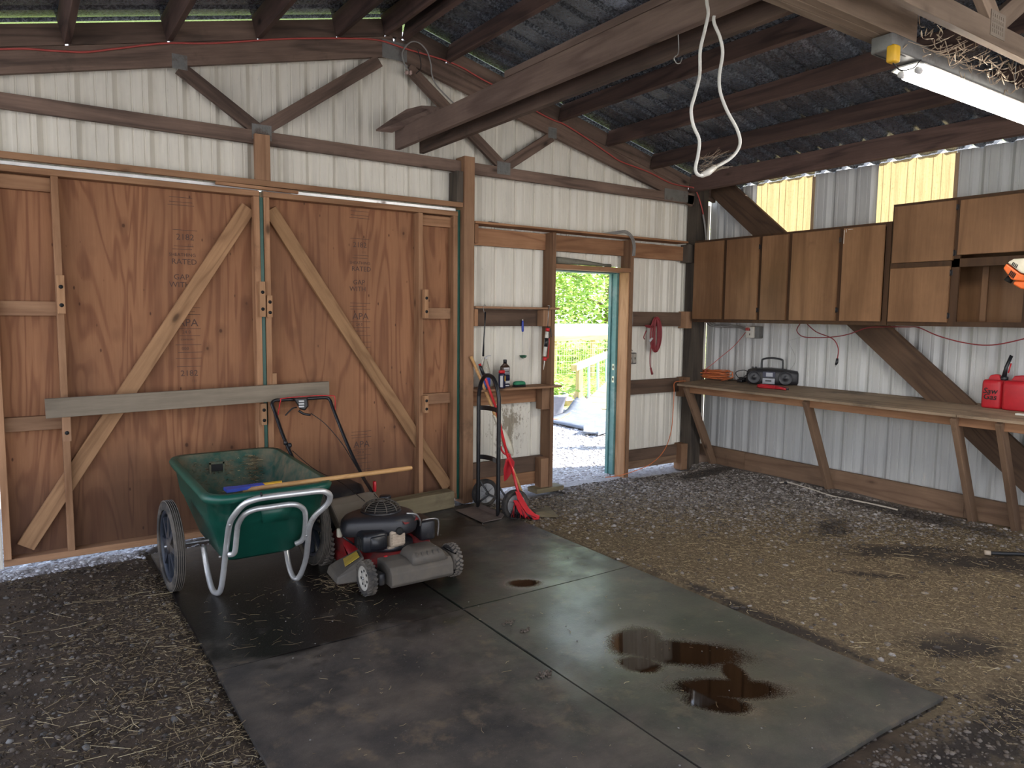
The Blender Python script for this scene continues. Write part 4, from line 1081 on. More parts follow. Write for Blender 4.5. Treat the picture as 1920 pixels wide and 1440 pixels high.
q = MB(); q.lathe([(.030, 0), (.036, .004), (.037, .022), (.030, .028), (.002, .029)], (1.865, 4.11, .395), mat=M_blackc, seg=24); q.lathe([(.03, -.06), (.03, 0)], (1.865, 4.11, .395), mat=M_blackc, seg=20); q.build('fuel_cap', mw)
q = MB(); q.bbox((1.965, 3.82, .185), (2.065, 4.02, .305), .012, M_blackp)
for k in range(5): q.box((2.0655, 3.86+k*.03, .20), (2.067, 3.87+k*.03, .27), M_darkslot)
q.build('muffler', mw)
q = MB(); q.tube(smooth_path([(1.97, 3.81, .32), (2.05, 3.81, .318), (2.085, 3.82, .29), (2.085, 3.83, .20)], 5), .005, M_steel, 8); q.build('muffler_guard', mw)
q = MB(); q.tube(smooth_path([(1.86, 3.80, .38), (1.92, 3.80, .365), (1.955, 3.81, .32), (1.96, 3.82, .285)], 5), .006, M_steel, 8); q.build('breather_tube', mw)
q = MB(); q.bbox((1.50, 3.965, .245), (1.53, 3.995, .30), .008, M_cream); q.cyl((1.53, 3.97, .25), (1.60, 3.96, .19), .006, M_blackp, 8); q.build('primer_handle', mw)
for x, y in ((1.655, 3.735), (1.60, 3.70)):
    q = MB(); q.lathe([(.016, 0), (.016, .01), (.008, .014)], (x+.03, y-.02, .165), (0, -1, .2), M_redp, 14); q.build('red_knob', mw); break
# side discharge cover with warning label
q = MB()
q.loft([[Vector((1.405+x, y, z)) for x, y, z in pts] for pts in (
    [(.0, 3.74, .055), (.14, 3.70, .06), (.17, 3.90, .06), (.02, 3.96, .055)],
    [(.005, 3.745, .095), (.15, 3.71, .15), (.18, 3.90, .16), (.03, 3.95, .10)],
    [(.045, 3.77, .115), (.165, 3.75, .185), (.19, 3.88, .195), (.07, 3.92, .13)])], M_grayp, True, True, False)
q.build('discharge_cover', mw, bevel=.008)
q = MB(); q.add([(1.47, 3.783, .1345), (1.55, 3.768, .181), (1.566, 3.85, .187), (1.495, 3.875, .1475), (1.47, 3.783, .1375), (1.55, 3.768, .184), (1.566, 3.85, .190), (1.495, 3.875, .150)], [(4, 5, 6, 7), (0, 3, 2, 1), (0, 1, 5, 4), (1, 2, 6, 5), (2, 3, 7, 6), (3, 0, 4, 7)], M_ylabel); q.build('warning_label', mw)
# rear flap / bag
q = MB()
q.loft([[Vector((x, y, z)) for x, y, z in pts] for pts in (
    [(1.60, 4.14, .17), (1.875, 4.14, .17), (1.875, 4.20, .16), (1.60, 4.20, .16)],
    [(1.585, 4.17, .27), (1.885, 4.17, .27), (1.89, 4.27, .25), (1.58, 4.27, .25)],
    [(1.575, 4.27, .355), (1.895, 4.27, .375), (1.90, 4.36, .34), (1.57, 4.36, .32)],
    [(1.58, 4.33, .385), (1.89, 4.33, .405), (1.89, 4.42, .37), (1.58, 4.42, .35)])], M_dust, True, True, False)
q.build('rear_door', mw, bevel=.014)
q = MB(); q.loft([[Vector((1.62+i*.055, 4.262+.003, .352+.004*i-.012)), Vector((1.62+i*.055, 4.30, .377+.004*i-.012)), Vector((1.62+i*.055, 4.305, .38+.004*i-.014)), Vector((1.62+i*.055, 4.275, .352+.004*i-.014))] for i in range(5)], M_blackc, True, True, False); q.build('door_grip', mw)
q = MB(); q.box((1.64, 4.158, .215), (1.74, 4.162, .245), M_redp, Matrix.Translation((0, .0, 0))); q.build('door_label', mw)
q = MB(); q.loft([sec(y, xa, xb, .12, z, .03) for y, xa, xb, z in ((4.38, 1.56, 1.88, .33), (4.5, 1.55, 1.88, .42), (4.75, 1.56, 1.87, .42), (4.86, 1.58, 1.85, .36))], M_blackp, True, True); q.build('grass_bag', mw)
for x, y, R, w_, nm in ((1.535, 3.63, .095, .052, 24), (2.075, 3.64, .095, .052, 24), (1.505, 4.24, .135, .055, 28), (2.04, 4.24, .135, .055, 28)):
    wheel(mw, (x, y, R+.012), R, w_, (1, 0, 0), M_tire, 1, M_hub, 0, tread=nm, hubr=.70, holes=7, tmat=M_tread if x > 1.9 or y > 4 else M_tire)
# handle
Hx = lambda px, py, y: aty(px, py, y)
hp = [(1.555, 4.22, .20), Hx(604, 893, 4.42), Hx(585, 862, 4.6), Hx(548, 850, 4.70)]
left = [Vector((1.53, 4.24, .22)), Hx(560, 885, 4.56), Hx(545, 850, 4.67), Hx(530, 815, 4.78), Hx(515, 772, 4.90), Hx(510, 758, 4.93), Hx(515, 751, 4.945), Hx(530, 750, 4.95), Hx(560, 748.5, 4.95), Hx(600, 746, 4.95), Hx(612, 746, 4.95), Hx(619, 751, 4.94), Hx(626, 770, 4.89), Hx(652, 835, 4.72), Hx(680, 893, 4.50), Hx(697, 922, 4.33), Vector((1.90, 4.25, .25))]
q = MB(); q.tube(smooth_path(left, 6), .0115, M_black, 10); q.build('handle_tube', mw)
q = MB(); bl = [Hx(521, 778, 4.90), Hx(526, 752, 4.935), Hx(531, 747, 4.94), Hx(580, 742.5, 4.945), Hx(622, 742, 4.94), Hx(628, 747, 4.935), Hx(628, 772, 4.90)]
q.tube(smooth_path(bl, 6), .0035, M_redp, 8); q.build('bail_bar', mw)
q = MB(); q.loft([[Hx(x, y, Y) for x, y in pts] for Y, pts in ((4.935, ((549, 746), (577, 745), (579, 762), (572, 770), (562, 768))), (4.91, ((552, 748), (575, 747), (577, 761), (571, 768), (563, 766))))], M_blackc, True, True, False); q.build('control_box', mw, bevel=.003)
q = MB()
for r_ in range(3): q.loft([[Hx(x, y, Y) for x, y in ((560, 751+r_*5), (570, 750.5+r_*5), (570.5, 753.5+r_*5), (560.5, 754+r_*5))] for Y in (4.912, 4.907)], M_label, True, True, False)
q.build('control_label', mw)
q = MB(); q.tube(smooth_path([Hx(556, 764, 4.92), Hx(548, 766, 4.91), Hx(535, 779, 4.90)], 4), .005, M_blackc, 8); q.tube(smooth_path([Hx(560, 770, 4.92), Hx(570, 776, 4.915), Hx(582, 778, 4.91)], 4), .008, M_blackc, 8); q.build('drive_lever', mw)
for p in ((535, 830, 4.72), (543, 835, 4.70)):
    q = MB(); q.lathe([(.014, -.01), (.018, 0), (.014, .01)], Hx(*p), (1, 0, 0), M_blackc, 12); q.build('clamp_knob', mw)
q = MB(); q.tube(smooth_path([Hx(583, 775, 4.91), Hx(610, 795, 4.86), Hx(640, 830, 4.76), Hx(660, 862, 4.62), Hx(690, 912, 4.40), (1.87, 4.15, .36)], 6), .0028, M_kcord, 6); q.build('throttle_cable', mw)
q = MB(); q.tube(smooth_path([Hx(548, 845, 4.7), Hx(590, 880, 4.6), Hx(640, 905, 4.42), Hx(684, 940, 4.05)], 6), .0022, M_kcord, 6); q.build('starter_rope', mw)
q = MB(); q.bbox((1.875, 4.30, .40), (1.892, 4.33, .47), .006, M_redp); q.build('cable_clip', mw)
n = 130; P = np.stack([R8.normal(1.43, .05, n), R8.normal(3.80, .08, n), R8.uniform(.01, .07, n)], 1)
scatter('grass_clippings', STEMS, P, np.stack([R8.uniform(.015, .06, n), np.full(n, .0018), np.full(n, .0018)], 1), R8.uniform(0, 6.3, n), R8.uniform(-.9, .9, n), np.clip(R8.normal(.35, .2, n), 0, 1), M_straw, parent=mw)

# ------------------------------------------------------------------ timber block by the door
bk = board('timber_block', (2.33, 4.99, .068), (2.83, 4.985, .085), .135, .13, M_treated, None, bev=.008); tag(bk, 'greenish treated timber block lying behind the mower against the right door', 'timber')
q = MB(); s_ = STONES[2]; q.add([Vector(v)*.016+Vector((2.865, 5.0, .02)) for v in s_[0]], s_[1], M_gap); tag(q.build('paper_scrap'), 'small white scrap on the soil beside the timber block', 'scrap')
q = MB(); q.loft([[Vector((x, y, z)) for y, z in ((4.40-.05*k, 0), (4.46, .0), (4.47, .03+.01*k), (4.41, .035))] for k, x in enumerate((3.26, 3.33, 3.42))], M_treated, True, True, False); tag(q.build('wood_chunk', bevel=.005), 'small split wood chunk on gravel behind the red broom head', 'wood')

# ------------------------------------------------------------------ hand truck
ht = root('hand_truck', 'black steel hand truck with two gray wheels at the right door post', 'hand truck', (2.97, 4.67, 0))
xt = 2.985
near, farr = 4.525, 4.815
path = [(xt, farr, .03), (xt, farr, .45), (xt, farr, .86), (xt+.0, farr-.005, .94), (xt, farr-.03, 1.02), (xt, farr-.08, 1.075), (xt, 4.68, 1.09), (xt, near+.085, 1.075), (xt, near+.035, 1.02), (xt, near+.005, .94), (xt, near, .86), (xt, near, .45), (xt, near, .01)]
q = MB(); q.tube(smooth_path(path, 5), .016, M_black, 12); q.build('frame_tube', ht)
for z in (.825, .435):
    q = MB(); pts = [(xt, near+.01, z), (xt+.02, near+.06, z+.004), (xt+.03, 4.67, z+.006), (xt+.02, farr-.06, z+.004), (xt, farr-.01, z)]
    q.loft([[Vector(p)+Vector(d_) for d_ in ((-.004, 0, -.018), (.004, 0, -.018), (.004, 0, .018), (-.004, 0, .018))] for p in smooth_path(pts, 4)], M_black, True, True, False)
    if z < .5: q.box((xt+.016, 4.56, z-.013), (xt+.020, 4.63, z+.019), M_galv)
    q.build('cross_bar', ht)
q = MB(); q.loft([[Vector((x, y, z)) for x, z in ((xt+.01, .05), (xt-.01, .016), (xt-.18, .012), (xt-.18, .018), (xt-.01, .024), (xt+.02, .052))] for y in (4.46, 4.86)], M_toe, True, True, False); q.build('toe_plate', ht, bevel=.002)
q = MB(); q.cyl((3.09, 4.44, .112), (3.09, 4.90, .112), .009, M_steel, 10)
for y in (near, farr): q.tube([(xt, y, .26), (3.09, y, .112), (xt, y, .06)], .009, M_black, 8)
q.build('axle_frame', ht)
for y in (4.45, 4.88):
    t = wheel(ht, (3.09, y, .115), .112, .05, (0, 1, 0), M_tire, 1, M_hubg, 0, hubr=.70, holes=0)
    for k in range(6):
        a = PI/6+PI/3*k; e = Vector((math.cos(a), 0, math.sin(a))); tt = Vector((-math.sin(a), 0, math.cos(a))); c = Vector((3.09, y-.0215, .115))
        g = MB(); g.loft([[c+e*.026+tt*.003*i_+Vector((0, j_, 0)) for i_, j_ in ((-1, -.006), (1, -.006), (1, .002), (-1, .002))], [c+e*.073+tt*.003*i_+Vector((0, j_, 0)) for i_, j_ in ((-1, -.006), (1, -.006), (1, .002), (-1, .002))]], M_hubg, True, True, False); g.build('hub_rib', t)

# ------------------------------------------------------------------ tools leaning in the corner
def lean(name, label, cat, pts, r, mat, part='handle', seg=10):
    t = root(name, label, cat, tuple(pts[-1])); q = MB(); q.tube(pts, r, mat, seg); q.build(part, t); return t
t1 = lean('plastic_scoop', 'wooden-handled scoop with cream plastic blade leaning behind the hand truck', 'scoop', [A(883, 668, 5.03), A(905, 720, 5.01), A(925, 770, 4.99), A(945, 830, 4.96), A(957, 868, 4.93), A(990, 955, 4.88)], .0125, M_handle)
q = MB(); c0, c1 = A(926, 782, 4.95), A(958, 852, 4.90)
q.loft([[c0+(c1-c0)*t_+Vector((x*w2, y, 0)) for x, y in ((-.2, -.010), (.6, -.016), (1, .0), (.9, .012), (-.2, .010))] for t_, w2 in ((-.05, .012), (0, .02), (.30, .028), (.38, .06), (.75, .058), (.95, .04), (1.02, .02))], M_cream, True, True, True); q.build('cream_blade', t1)
t2 = lean('angle_broom', 'red-handled broom with red block and black bristles standing on the mat edge', 'broom', [A(899, 682, 5.02), A(912, 715, 4.99), A(930, 765, 4.88), A(950, 850, 4.64), A(962, 885, 4.53), A(972, 925, 4.41)], .0115, M_redp)
q = MB(); q.tube([A(899, 682, 5.02), A(903, 693, 5.01), A(908, 705, 5.0)], [.010, .014, .014], M_blackc, 10); q.build('black_grip', t2)
hd = [(966, 921), (975, 923), (983, 938), (992, 953), (1003, 963), (1012, 967), (1011, 974), (1001, 975), (990, 966), (979, 951), (970, 936)]
q = MB(); q.loft([[A(px, py, 4.41-.03*max(0, (py-930)/45)-w2) for px, py in hd] for w2 in (0, .03)], M_redp, True, True, False); q.build('red_block', t2, bevel=.004)
hd = [(962, 938), (970, 938), (981, 955), (990, 968), (984, 972), (972, 960)]
q = MB(); q.loft([[A(px, py, 4.41-w2) for px, py in hd] for w2 in (0, .055)], M_redcan, True, True, False); q.build('block_flange', t2, bevel=.004)
q = MB()
for k in range(150):
    f = R8.rand(); yy = R8.uniform(-.03, .03); b0 = A(964+28*f, 944+22*f, 4.385+yy); b1 = A(958+46*f+R8.uniform(-5, 5), 970+4*f, 4.38+yy); b1.z = max(b1.z, .012); q.cyl(b0, b1, .0022, M_blackc if k % 8 else M_redp, 4)
q.build('bristles', t2)
t3 = root('dust_scoop', 'red plastic hand scoop clipped on the broom handles above the wheels', 'scoop', tuple(A(955, 880, 4.78)))
q = MB(); cs = [(945, 903, .004), (944, 880, .02), (948, 862, .03), (957, 856, .03), (965, 866, .024), (963, 882, .012), (950, 900, .003)]
rings = []
for yy in (4.60, 4.63): rings.append([A(px, py, yy) for px, py, _ in cs])
q.loft(rings, M_redcan, True, True, False); q.build('scoop_pan', t3, bevel=.002)
q = MB(); q.tube(smooth_path([A(958, 866, 4.62), A(955, 852, 4.63), A(948, 852, 4.64), A(941, 845, 4.65), A(939, 837, 4.65)], 5), [.008]*21, M_redcan, 8); q.build('scoop_handle', t3)

# ------------------------------------------------------------------ things on and below the small shelves
zs = .943
sb = root('spray_bottle', 'clear bottle half full of blue fluid on the low shelf', 'bottle', (3.22, 5.09, zs))
q = MB(); q.lathe([(.036, .0), (.040, .004), (.041, .085), (.040, .095)], (3.22, 5.09, zs), mat=M_bluefluid, seg=24); q.build('blue_fluid', sb)
q = MB(); q.lathe([(.040, .096), (.041, .12), (.040, .14), (.030, .18), (.020, .215), (.013, .235), (.013, .25)], (3.22, 5.09, zs), mat=M_clear, seg=24); q.build('bottle_body', sb)
q = MB(); q.lathe([(.0418, .03), (.0418, .09)], (3.22, 5.09, zs), mat=M_blue, seg=24, cap=False); q.lathe([(.0415, .095), (.0415, .125)], (3.22, 5.09, zs), mat=M_label, seg=24, cap=False); q.build('wrap_label', sb)
q = MB(); q.lathe([(.015, .245), (.013, .262)], (3.22, 5.09, zs), mat=M_label, seg=12); q.tube([(3.22, 5.09, zs+.262), (3.235, 5.08, zs+.27), (3.26, 5.07, zs+.272)], .005, M_label, 6); q.build('nozzle', sb)
oc = root('fluid_can', 'tall brown and navy additive bottle with black cap on the low shelf', 'bottle', (3.415, 5.09, zs))
q = MB()
for z0, z1, mt in ((.0, .03, M_navy), (.03, .055, M_label), (.055, .105, M_navy), (.105, .135, M_silver), (.135, .175, M_canbr)):
    q.bbox((3.375, 5.07, zs+z0), (3.455, 5.11, zs+z1), .006, mt)
q.loft([[Vector((x, y, zs+z)) for x, y in rrect(3.415-a, 5.09-b, 3.415+a, 5.09+b, .008, 3)] for z, a, b in ((.175, .040, .02), (.198, .016, .014), (.205, .014, .013))], M_canbr, True, True); q.build('can_body', oc)
for za, zb3 in ((.142, .152), (.156, .168), (.01, .02)):
    q = MB(); q.box((3.39, 5.0685, zs+za), (3.447, 5.0695, zs+zb3), M_label); q.build('label_stripe', oc)
q = MB(); q.lathe([(.016, .203), (.016, .232), (.013, .235)], (3.415, 5.09, zs), mat=M_blackc, seg=16); q.build('black_cap', oc)
wd = root('spray_can', 'short blue and white aerosol can with red spray cap on the low shelf', 'can', (3.345, 5.03, zs))
q = MB(); q.lathe([(.028, 0), (.0295, .003), (.0295, .115), (.026, .123), (.012, .128)], (3.345, 5.03, zs), mat=M_navy, seg=24); q.build('can_body', wd)
q = MB(); q.lathe([(.0301, .012), (.0301, .105)], (3.345, 5.03, zs), mat=M_navy, seg=24, cap=False)
for a0, a1, mt in ((3.6, 4.35, M_label), (4.95, 5.6, M_yellow)):
    zz0, zz1 = (.01, .105) if mt is M_label else (.06, .105)
    q.loft([[Vector((3.345+.0305*math.cos(a), 5.03+.0305*math.sin(a), zs+z)) for a in np.linspace(a0, a1, 6)] for z in (zz0, zz1)], mt, closed=False)
q.build('can_print', wd)
q = MB(); q.loft([[Vector((3.345+x, 5.03+y, zs+z)) for x, y in rrect(-.03, -.016, .026, .016, .014, 4)] for z in (.127, .138, .150)], M_redp, True, True); q.build('red_cap', wd)
gb = root('scrub_brush', 'green scrub brush with black bristles lying on the low shelf', 'brush', (3.55, 5.07, zs))
q = MB(); q.loft([[Vector((3.55+x, 5.07+y, zs+z)) for x, y in rrect(-.06*s1, -.03*s1, .06*s1, .03*s1, .028*s1, 5)] for z, s1 in ((.018, 1), (.03, 1.02), (.042, .85), (.048, .5))], M_greenbr, True, True); q.build('brush_back', gb)
q = MB()
for i in range(11):
    for j in range(5): q.cyl((3.498+i*.0105, 5.05+j*.010, zs+.02), (3.496+i*.0108, 5.048+j*.011, zs+.0005), .003, M_blackc, 4)
q.build('bristles', gb)
bc = root('rubber_strap', 'black rubber tarp strap with wire hooks hanging at the middle shelf', 'strap', tuple(A(909, 580, 5.03)))
q = MB(); q.tube([A(910, 585, 5.022), A(909, 610, 5.022), A(907, 640, 5.022), A(906, 668, 5.022)], [.007, .0055, .0055, .009], M_blackc, 8); q.build('rubber_band', bc)
q = MB(); q.tube(smooth_path([A(908, 586, 5.022), A(906, 577, 5.025), A(909, 571, 5.03), A(912, 576, 5.033)], 5), .0018, M_steel, 6); q.build('wire_hook', bc); q = MB(); q.tube(smooth_path([A(906, 669, 5.022), A(903, 677, 5.022), A(904, 684, 5.022), A(907, 680, 5.022)], 5), .0018, M_steel, 6); q.build('wire_hook', bc)
db = root('dish_brush', 'blue-handled round brush hanging on the ribbed wall', 'brush', tuple(A(981, 600, 5.13)))
q = MB(); q.tube([A(980, 600, 5.135), A(980, 605, 5.135), A(980, 619, 5.135), A(980, 622, 5.135)], [.006, .010, .011, .007], M_blue, 10); q.lathe([(.004, -.003), (.007, 0), (.004, .003)], A(980, 600, 5.128), (0, -1, 0), M_white, 10); q.build('blue_grip', db)
q = MB(); q.tube([A(980, 621, 5.135), A(980, 645, 5.14), A(980.5, 661, 5.14)], .004, M_white, 8); q.build('white_shaft', db)
q = MB(); c = A(981, 666, 5.14)
for k in range(150):
    v = Vector((R8.normal(), R8.normal()*.6, -abs(R8.normal())*.6-.1)).normalized(); q.cyl(c+v*.005, c+v*(.026+.008*R8.rand()), .0016, M_greenbr if k % 3 else M_grayp, 4)
q.build('bristle_head', db)
cg = root('caulk_gun', 'red caulk gun with tube hanging on the left door post', 'caulk gun', tuple(A(1028, 590, 5.02)))
q = MB(); q.tube([A(1029, 577, 5.025), A(1028, 590, 5.025), A(1027, 613, 5.025)], .0035, M_steel, 8); q.tube(smooth_path([A(1029, 578, 5.025), A(1031, 574, 5.03), A(1027, 573, 5.035)], 4), .0035, M_steel, 8); q.build('push_rod', cg)
q = MB(); q.tube([A(1026, 622, 5.022), A(1024, 640, 5.02), A(1021, 668, 5.018)], .0165, M_white, 14); q.build('sealant_tube', cg)
q = MB(); q.tube([A(1025, 634, 5.0), A(1023.5, 650, 5.0)], .0172, M_blackc, 14); q.build('tube_label', cg)
q = MB(); q.tube([A(1028, 618, 5.02), A(1030, 640, 5.015), A(1027, 672, 5.012)], .0045, M_redp, 8); q.tube([A(1022, 670, 5.018), A(1021, 676, 5.018)], .018, M_redp, 14); q.tube([A(1027, 615, 5.02), A(1026.5, 621, 5.02)], .018, M_redp, 14); q.build('red_cradle', cg)
q = MB(); q.tube([A(1021, 676, 5.018), A(1019, 693, 5.016)], [.006, .0025], M_white, 8); q.build('nozzle', cg)
q = MB(); q.tube(smooth_path([A(1026, 612, 5.02), A(1032, 618, 5.015), A(1034, 632, 5.01)], 4), .005, M_blackc, 8); q.tube(smooth_path([A(1028, 613, 5.02), A(1029, 622, 5.01), A(1030, 634, 5.0)], 4), .005, M_blackc, 8); q.build('trigger', cg)
fl2 = board('folding_rule', (3.25, 5.10, 2.31), (3.345, 5.12, 2.31), .012, .03, M_navy, None); tag(fl2, 'small dark blue tool lying on the top shelf', 'tool')
q = MB(); a, b = A(1042, 490, 5.10), A(1146, 499, 5.10)
q.tube([Vector((a.x, 5.10, 2.038)), Vector((a.x+.02, 5.10, 2.038)), Vector((a.x+.3, 5.10, 2.033)), Vector((b.x-.08, 5.11, 2.022)), Vector((b.x, 5.11, 2.021))], [.028, .032, .024, .013, .016], M_bat, 14); tag(q.build('wooden_club'), 'gray weathered wooden club lying above the walk door', 'club')

# outlet box and coiled cord right of the door
ob = root('outlet_box', 'gray double outlet box on the white wall right of the door', 'outlet', (4.955, 5.15, 1.16))
c = A(1186, 672, 5.15)
q = MB(); q.bbox((c.x-.055, 5.15, c.z-.055), (c.x+.055, 5.195, c.z+.055), .006, M_galv); q.build('box', ob)
for i in (-1, 1):
    q = MB(); q.bbox((c.x+i*.025-.021, 5.144, c.z-.045), (c.x+i*.025+.021, 5.151, c.z+.045), .003, M_hub); q.build('cover_plate', ob)
    q = MB(); q.box((c.x+i*.025-.004, 5.138, c.z-.01), (c.x+i*.025+.004, 5.145, c.z+.01), M_grayp); q.build('switch', ob)
cord('conduit_cable', [A(1186, 658, 5.17), A(1180, 648, 5.165), A(1181, 630, 5.14), A(1186, 600, 5.13), A(1184, 560, 5.12), A(1184, 480, 5.10), A(1188, 455, 5.03)], .0045, M_gcord, 'gray cable running down beside the door frame to the outlet box', 'cable')
def coil(name, label, cpx, cpy, Y, w_, h_, turns, r, mat, n=26, hang=True):
    c = A(cpx, cpy, Y); pts = []
    for i in range(turns*n):
        a = 2*PI*i/n; k = i//n
        rw = w_*(.30+.75*((k*.618) % 1)); rh = h_*(.86+.20*((k*.37) % 1))
        x = math.sin(a)*rw*(.62-.38*math.cos(a+PI) if hang else 1); z = math.cos(a)*rh
        pts.append(c+Vector((x+(.028*math.sin(k*3.1)), -.012-.010*abs(math.sin(k*1.3+a*.5))-.006*(k % 3), z)))
    return pts
cc = root('extension_lead', 'maroon extension cord coiled and hung on the dark girt right of the door', 'cord', tuple(A(1227, 590, 5.14)))
q = MB(); q.tube(coil('', '', 1227, 627, 5.14, .075, .165, 11, .005, None, hang=False), .0055, M_rcord, 6); q.build('coil', cc)
q = MB(); q.tube([A(1211, 612, 5.10)+Vector((.018*math.cos(a), .02*math.sin(a)-.01, 0))+Vector((.07*t_, 0, .01*math.sin(a))) for t_, a in [(i/40, i/40*2*PI*3) for i in range(41)]], .0055, M_rcord, 6); q.build('wrap', cc)
q = MB(); q.tube(smooth_path([A(1222, 640, 5.09), A(1219, 665, 5.11), A(1219, 685, 5.12), A(1221, 692, 5.12)], 5), .0055, M_rcord, 6); q.tube([A(1220, 690, 5.12), A(1223, 702, 5.12)], [.009, .011], M_rcord, 8); q.tube(smooth_path([A(1212, 620, 5.08), A(1207, 632, 5.09), A(1209, 636, 5.09)], 4), .0055, M_rcord, 6); q.build('plug_end', cc)
q = MB(); q.tube([A(1218, 640, 5.085), A(1223, 634, 5.085)], [.012, .010], M_label, 8); q.build('white_tag', cc)

# ------------------------------------------------------------------ wall cabinets
XF = 5.65
cab = None
def cabinet(label, y0, y1, z0, z1, doors, group='brown wall cabinets over the bench', opening=None, mids=()):
    """y0 < y1 ; doors: list of (ya, yb, za, zb, hinge side)"""
    t = root('wall_cabinet', label, 'cabinet', (5.82, (y0+y1)/2, z0), group)
    xb = 5.965; th = .016
    q = MB()
    q.box((XF+.019, y0+.001, z0), (xb, y0+th, z1), M_cabf); q.box((XF+.019, y1-th, z0), (xb, y1-.001, z1), M_cabf)
    q.box((XF+.019, y0+th, z1-th), (xb, y1-th, z1), M_cabf); q.box((XF+.019, y0+th, z0+.02), (xb, y1-th, z0+.02+th), M_cabf); q.box((xb-.006, y0+th, z0+.02), (xb, y1-th, z1), M_cab)
    for mz in mids: q.box((XF+.019, y0+th, mz-.008), (xb-.006, y1-th, mz+.008), M_cabf)
    q.build('carcass', t)
    # face frame: stiles and rails round the doors
    edges = sorted({round(v, 3) for d in doors for v in d[:2]}|({round(v, 3) for v in opening[:2]} if opening else set()))
    q = MB()
    def fr(a, b, c_, d_): q.box((XF+.001, a, c_), (XF+.019, b, d_), M_cabf)
    fr(y0, y1, z0, z0+.035); fr(y0, y1, z1-.035, z1)
    ins = [y0]+[e for e in edges if y0+.03 < e < y1-.03]+[y1]
    fr(y0, y0+.04, z0+.035, z1-.035); fr(y1-.04, y1, z0+.035, z1-.035)
    gaps = sorted((d[0], d[1]) for d in doors if d[4] == 1 or d[4] == -1)
    mid = set()
    ds = sorted(set((round(d[0], 3), round(d[1], 3)) for d in doors))
    for (a, b), (c_, d_) in zip(ds[:-1], ds[1:]):
        if c_ > b - .001: fr(b-.012, c_+.012, z0+.035, z1-.035)
    for mz in mids: fr(y0+.04, y1-.04, mz-.03, mz+.03)
    q.build('face_frame', t)
    for (a, b, c_, d_, hg) in doors:
        o = bb('cabinet_door', (XF-.018, a, c_), (XF, b, d_), M_cab, t, along=1, bev=.003)
        # grain upright: cabinet veneer uses its own axis
        if hg:
            ye = a-.002 if hg < 0 else b+.002
            for hz in (c_+(d_-c_)*.12, c_+(d_-c_)*.88):
                g = MB(); g.cyl((XF-.010, ye, hz-.022), (XF-.010, ye, hz+.022), .005, M_blackp, 8); g.box((XF-.001, ye-.012 if hg < 0 else ye, hz-.018), (XF+.002, ye if hg < 0 else ye+.012, hz+.018), M_blackp); g.build('hinge', o)
    return t
zl, zu = 1.505, 2.31
dz0, dz1 = zl+.03, zu-.02
cabinet('two-door brown wall cabinet touching the dark corner post', 4.245, 5.03, zl, zu, [(4.665, 5.02, dz0, dz1, 0), (4.262, 4.62, dz0, dz1, -1)])
cabinet('three-door brown wall cabinet under the first yellow window panel', 3.053, 4.243, zl, zu, [(3.955, 4.222, dz0, dz1, 0), (3.48, 3.915, dz0, dz1, -1), (3.10, 3.44, dz0, dz1, 0)])
c3 = cabinet('tall brown wall cabinet with stacked doors and an open doorless bay', 2.085, 3.048, zl, 2.435, [(2.585, 3.03, 1.985, 2.415, -1), (2.60, 3.035, zl+.03, 1.945, -1), (2.08, 2.555, 2.02, 2.41, 0)], mids=(1.965,))
# cut the frame away visually by an inner divider in the doorless bay
q = MB(); q.box((XF+.16, 2.415, zl+.04), (XF+.178, 2.455, 1.94), M_cab); q.build('divider', c3)
cabinet('brown wall cabinet cut off by the right edge of the view', 1.30, 2.083, zl, 2.435, [(1.72, 2.06, 1.985, 2.415, 0), (1.32, 1.69, 1.985, 2.415, 0), (1.32, 2.06, zl+.03, 1.945, 0)], mids=(1.965,))
q = MB(); q.box((XF-.0195, 3.432, 2.165), (XF-.0182, 3.436, 2.275), M_white); q.box((XF-.0195, 3.415, 2.255), (XF-.0182, 3.419, 2.28), M_white); q.box((XF-.0195, 3.36, 2.275), (XF-.0182, 3.40, 2.278), M_white); tag(q.build('tape_mark'), 'thin white tape mark at the top corner of the cabinet door', 'tape')

# ------------------------------------------------------------------ work bench
bn = root('work_bench', 'long rough plywood work bench along the right wall on slanted legs', 'bench', (5.75, 3, 0))
ang = math.atan2(.04, .56)
def bench_sheet(ya, yb, dz=0):
    q = MB(); q.loft([[Vector((x, y, bench_z(x)+z+dz)) for x, z in ((5.475, -.019), (6.04, -.019), (6.04, 0), (5.475, 0))] for y in np.linspace(ya, yb, 8)], M_bench, True, True, False); return q.build('bench_top', bn)
bench_sheet(2.42, 5.05); bench_sheet(.9, 2.415, .002)
bb('front_rail', (5.53, .9, .80), (5.566, 4.98, .868), M_girt, bn)
bb('wall_ledger', (6.0, .9, .83), (6.036, 5.0, .90), M_skirt, bn)
for k, y in enumerate((4.98, 3.635, 2.445, 2.10)):
    y = [4.95, 3.62, 2.44, 2.15][k]
    board('bench_leg', (5.51, y, .865), (5.978, y+.02, -.01 if k else .02), .085, .038, M_skirt, bn, up=(1, 0, .5))
bb('bench_bearer', (5.53, 2.40, .80), (6.0, 2.436, .865), M_skirt, bn) if 0 else None

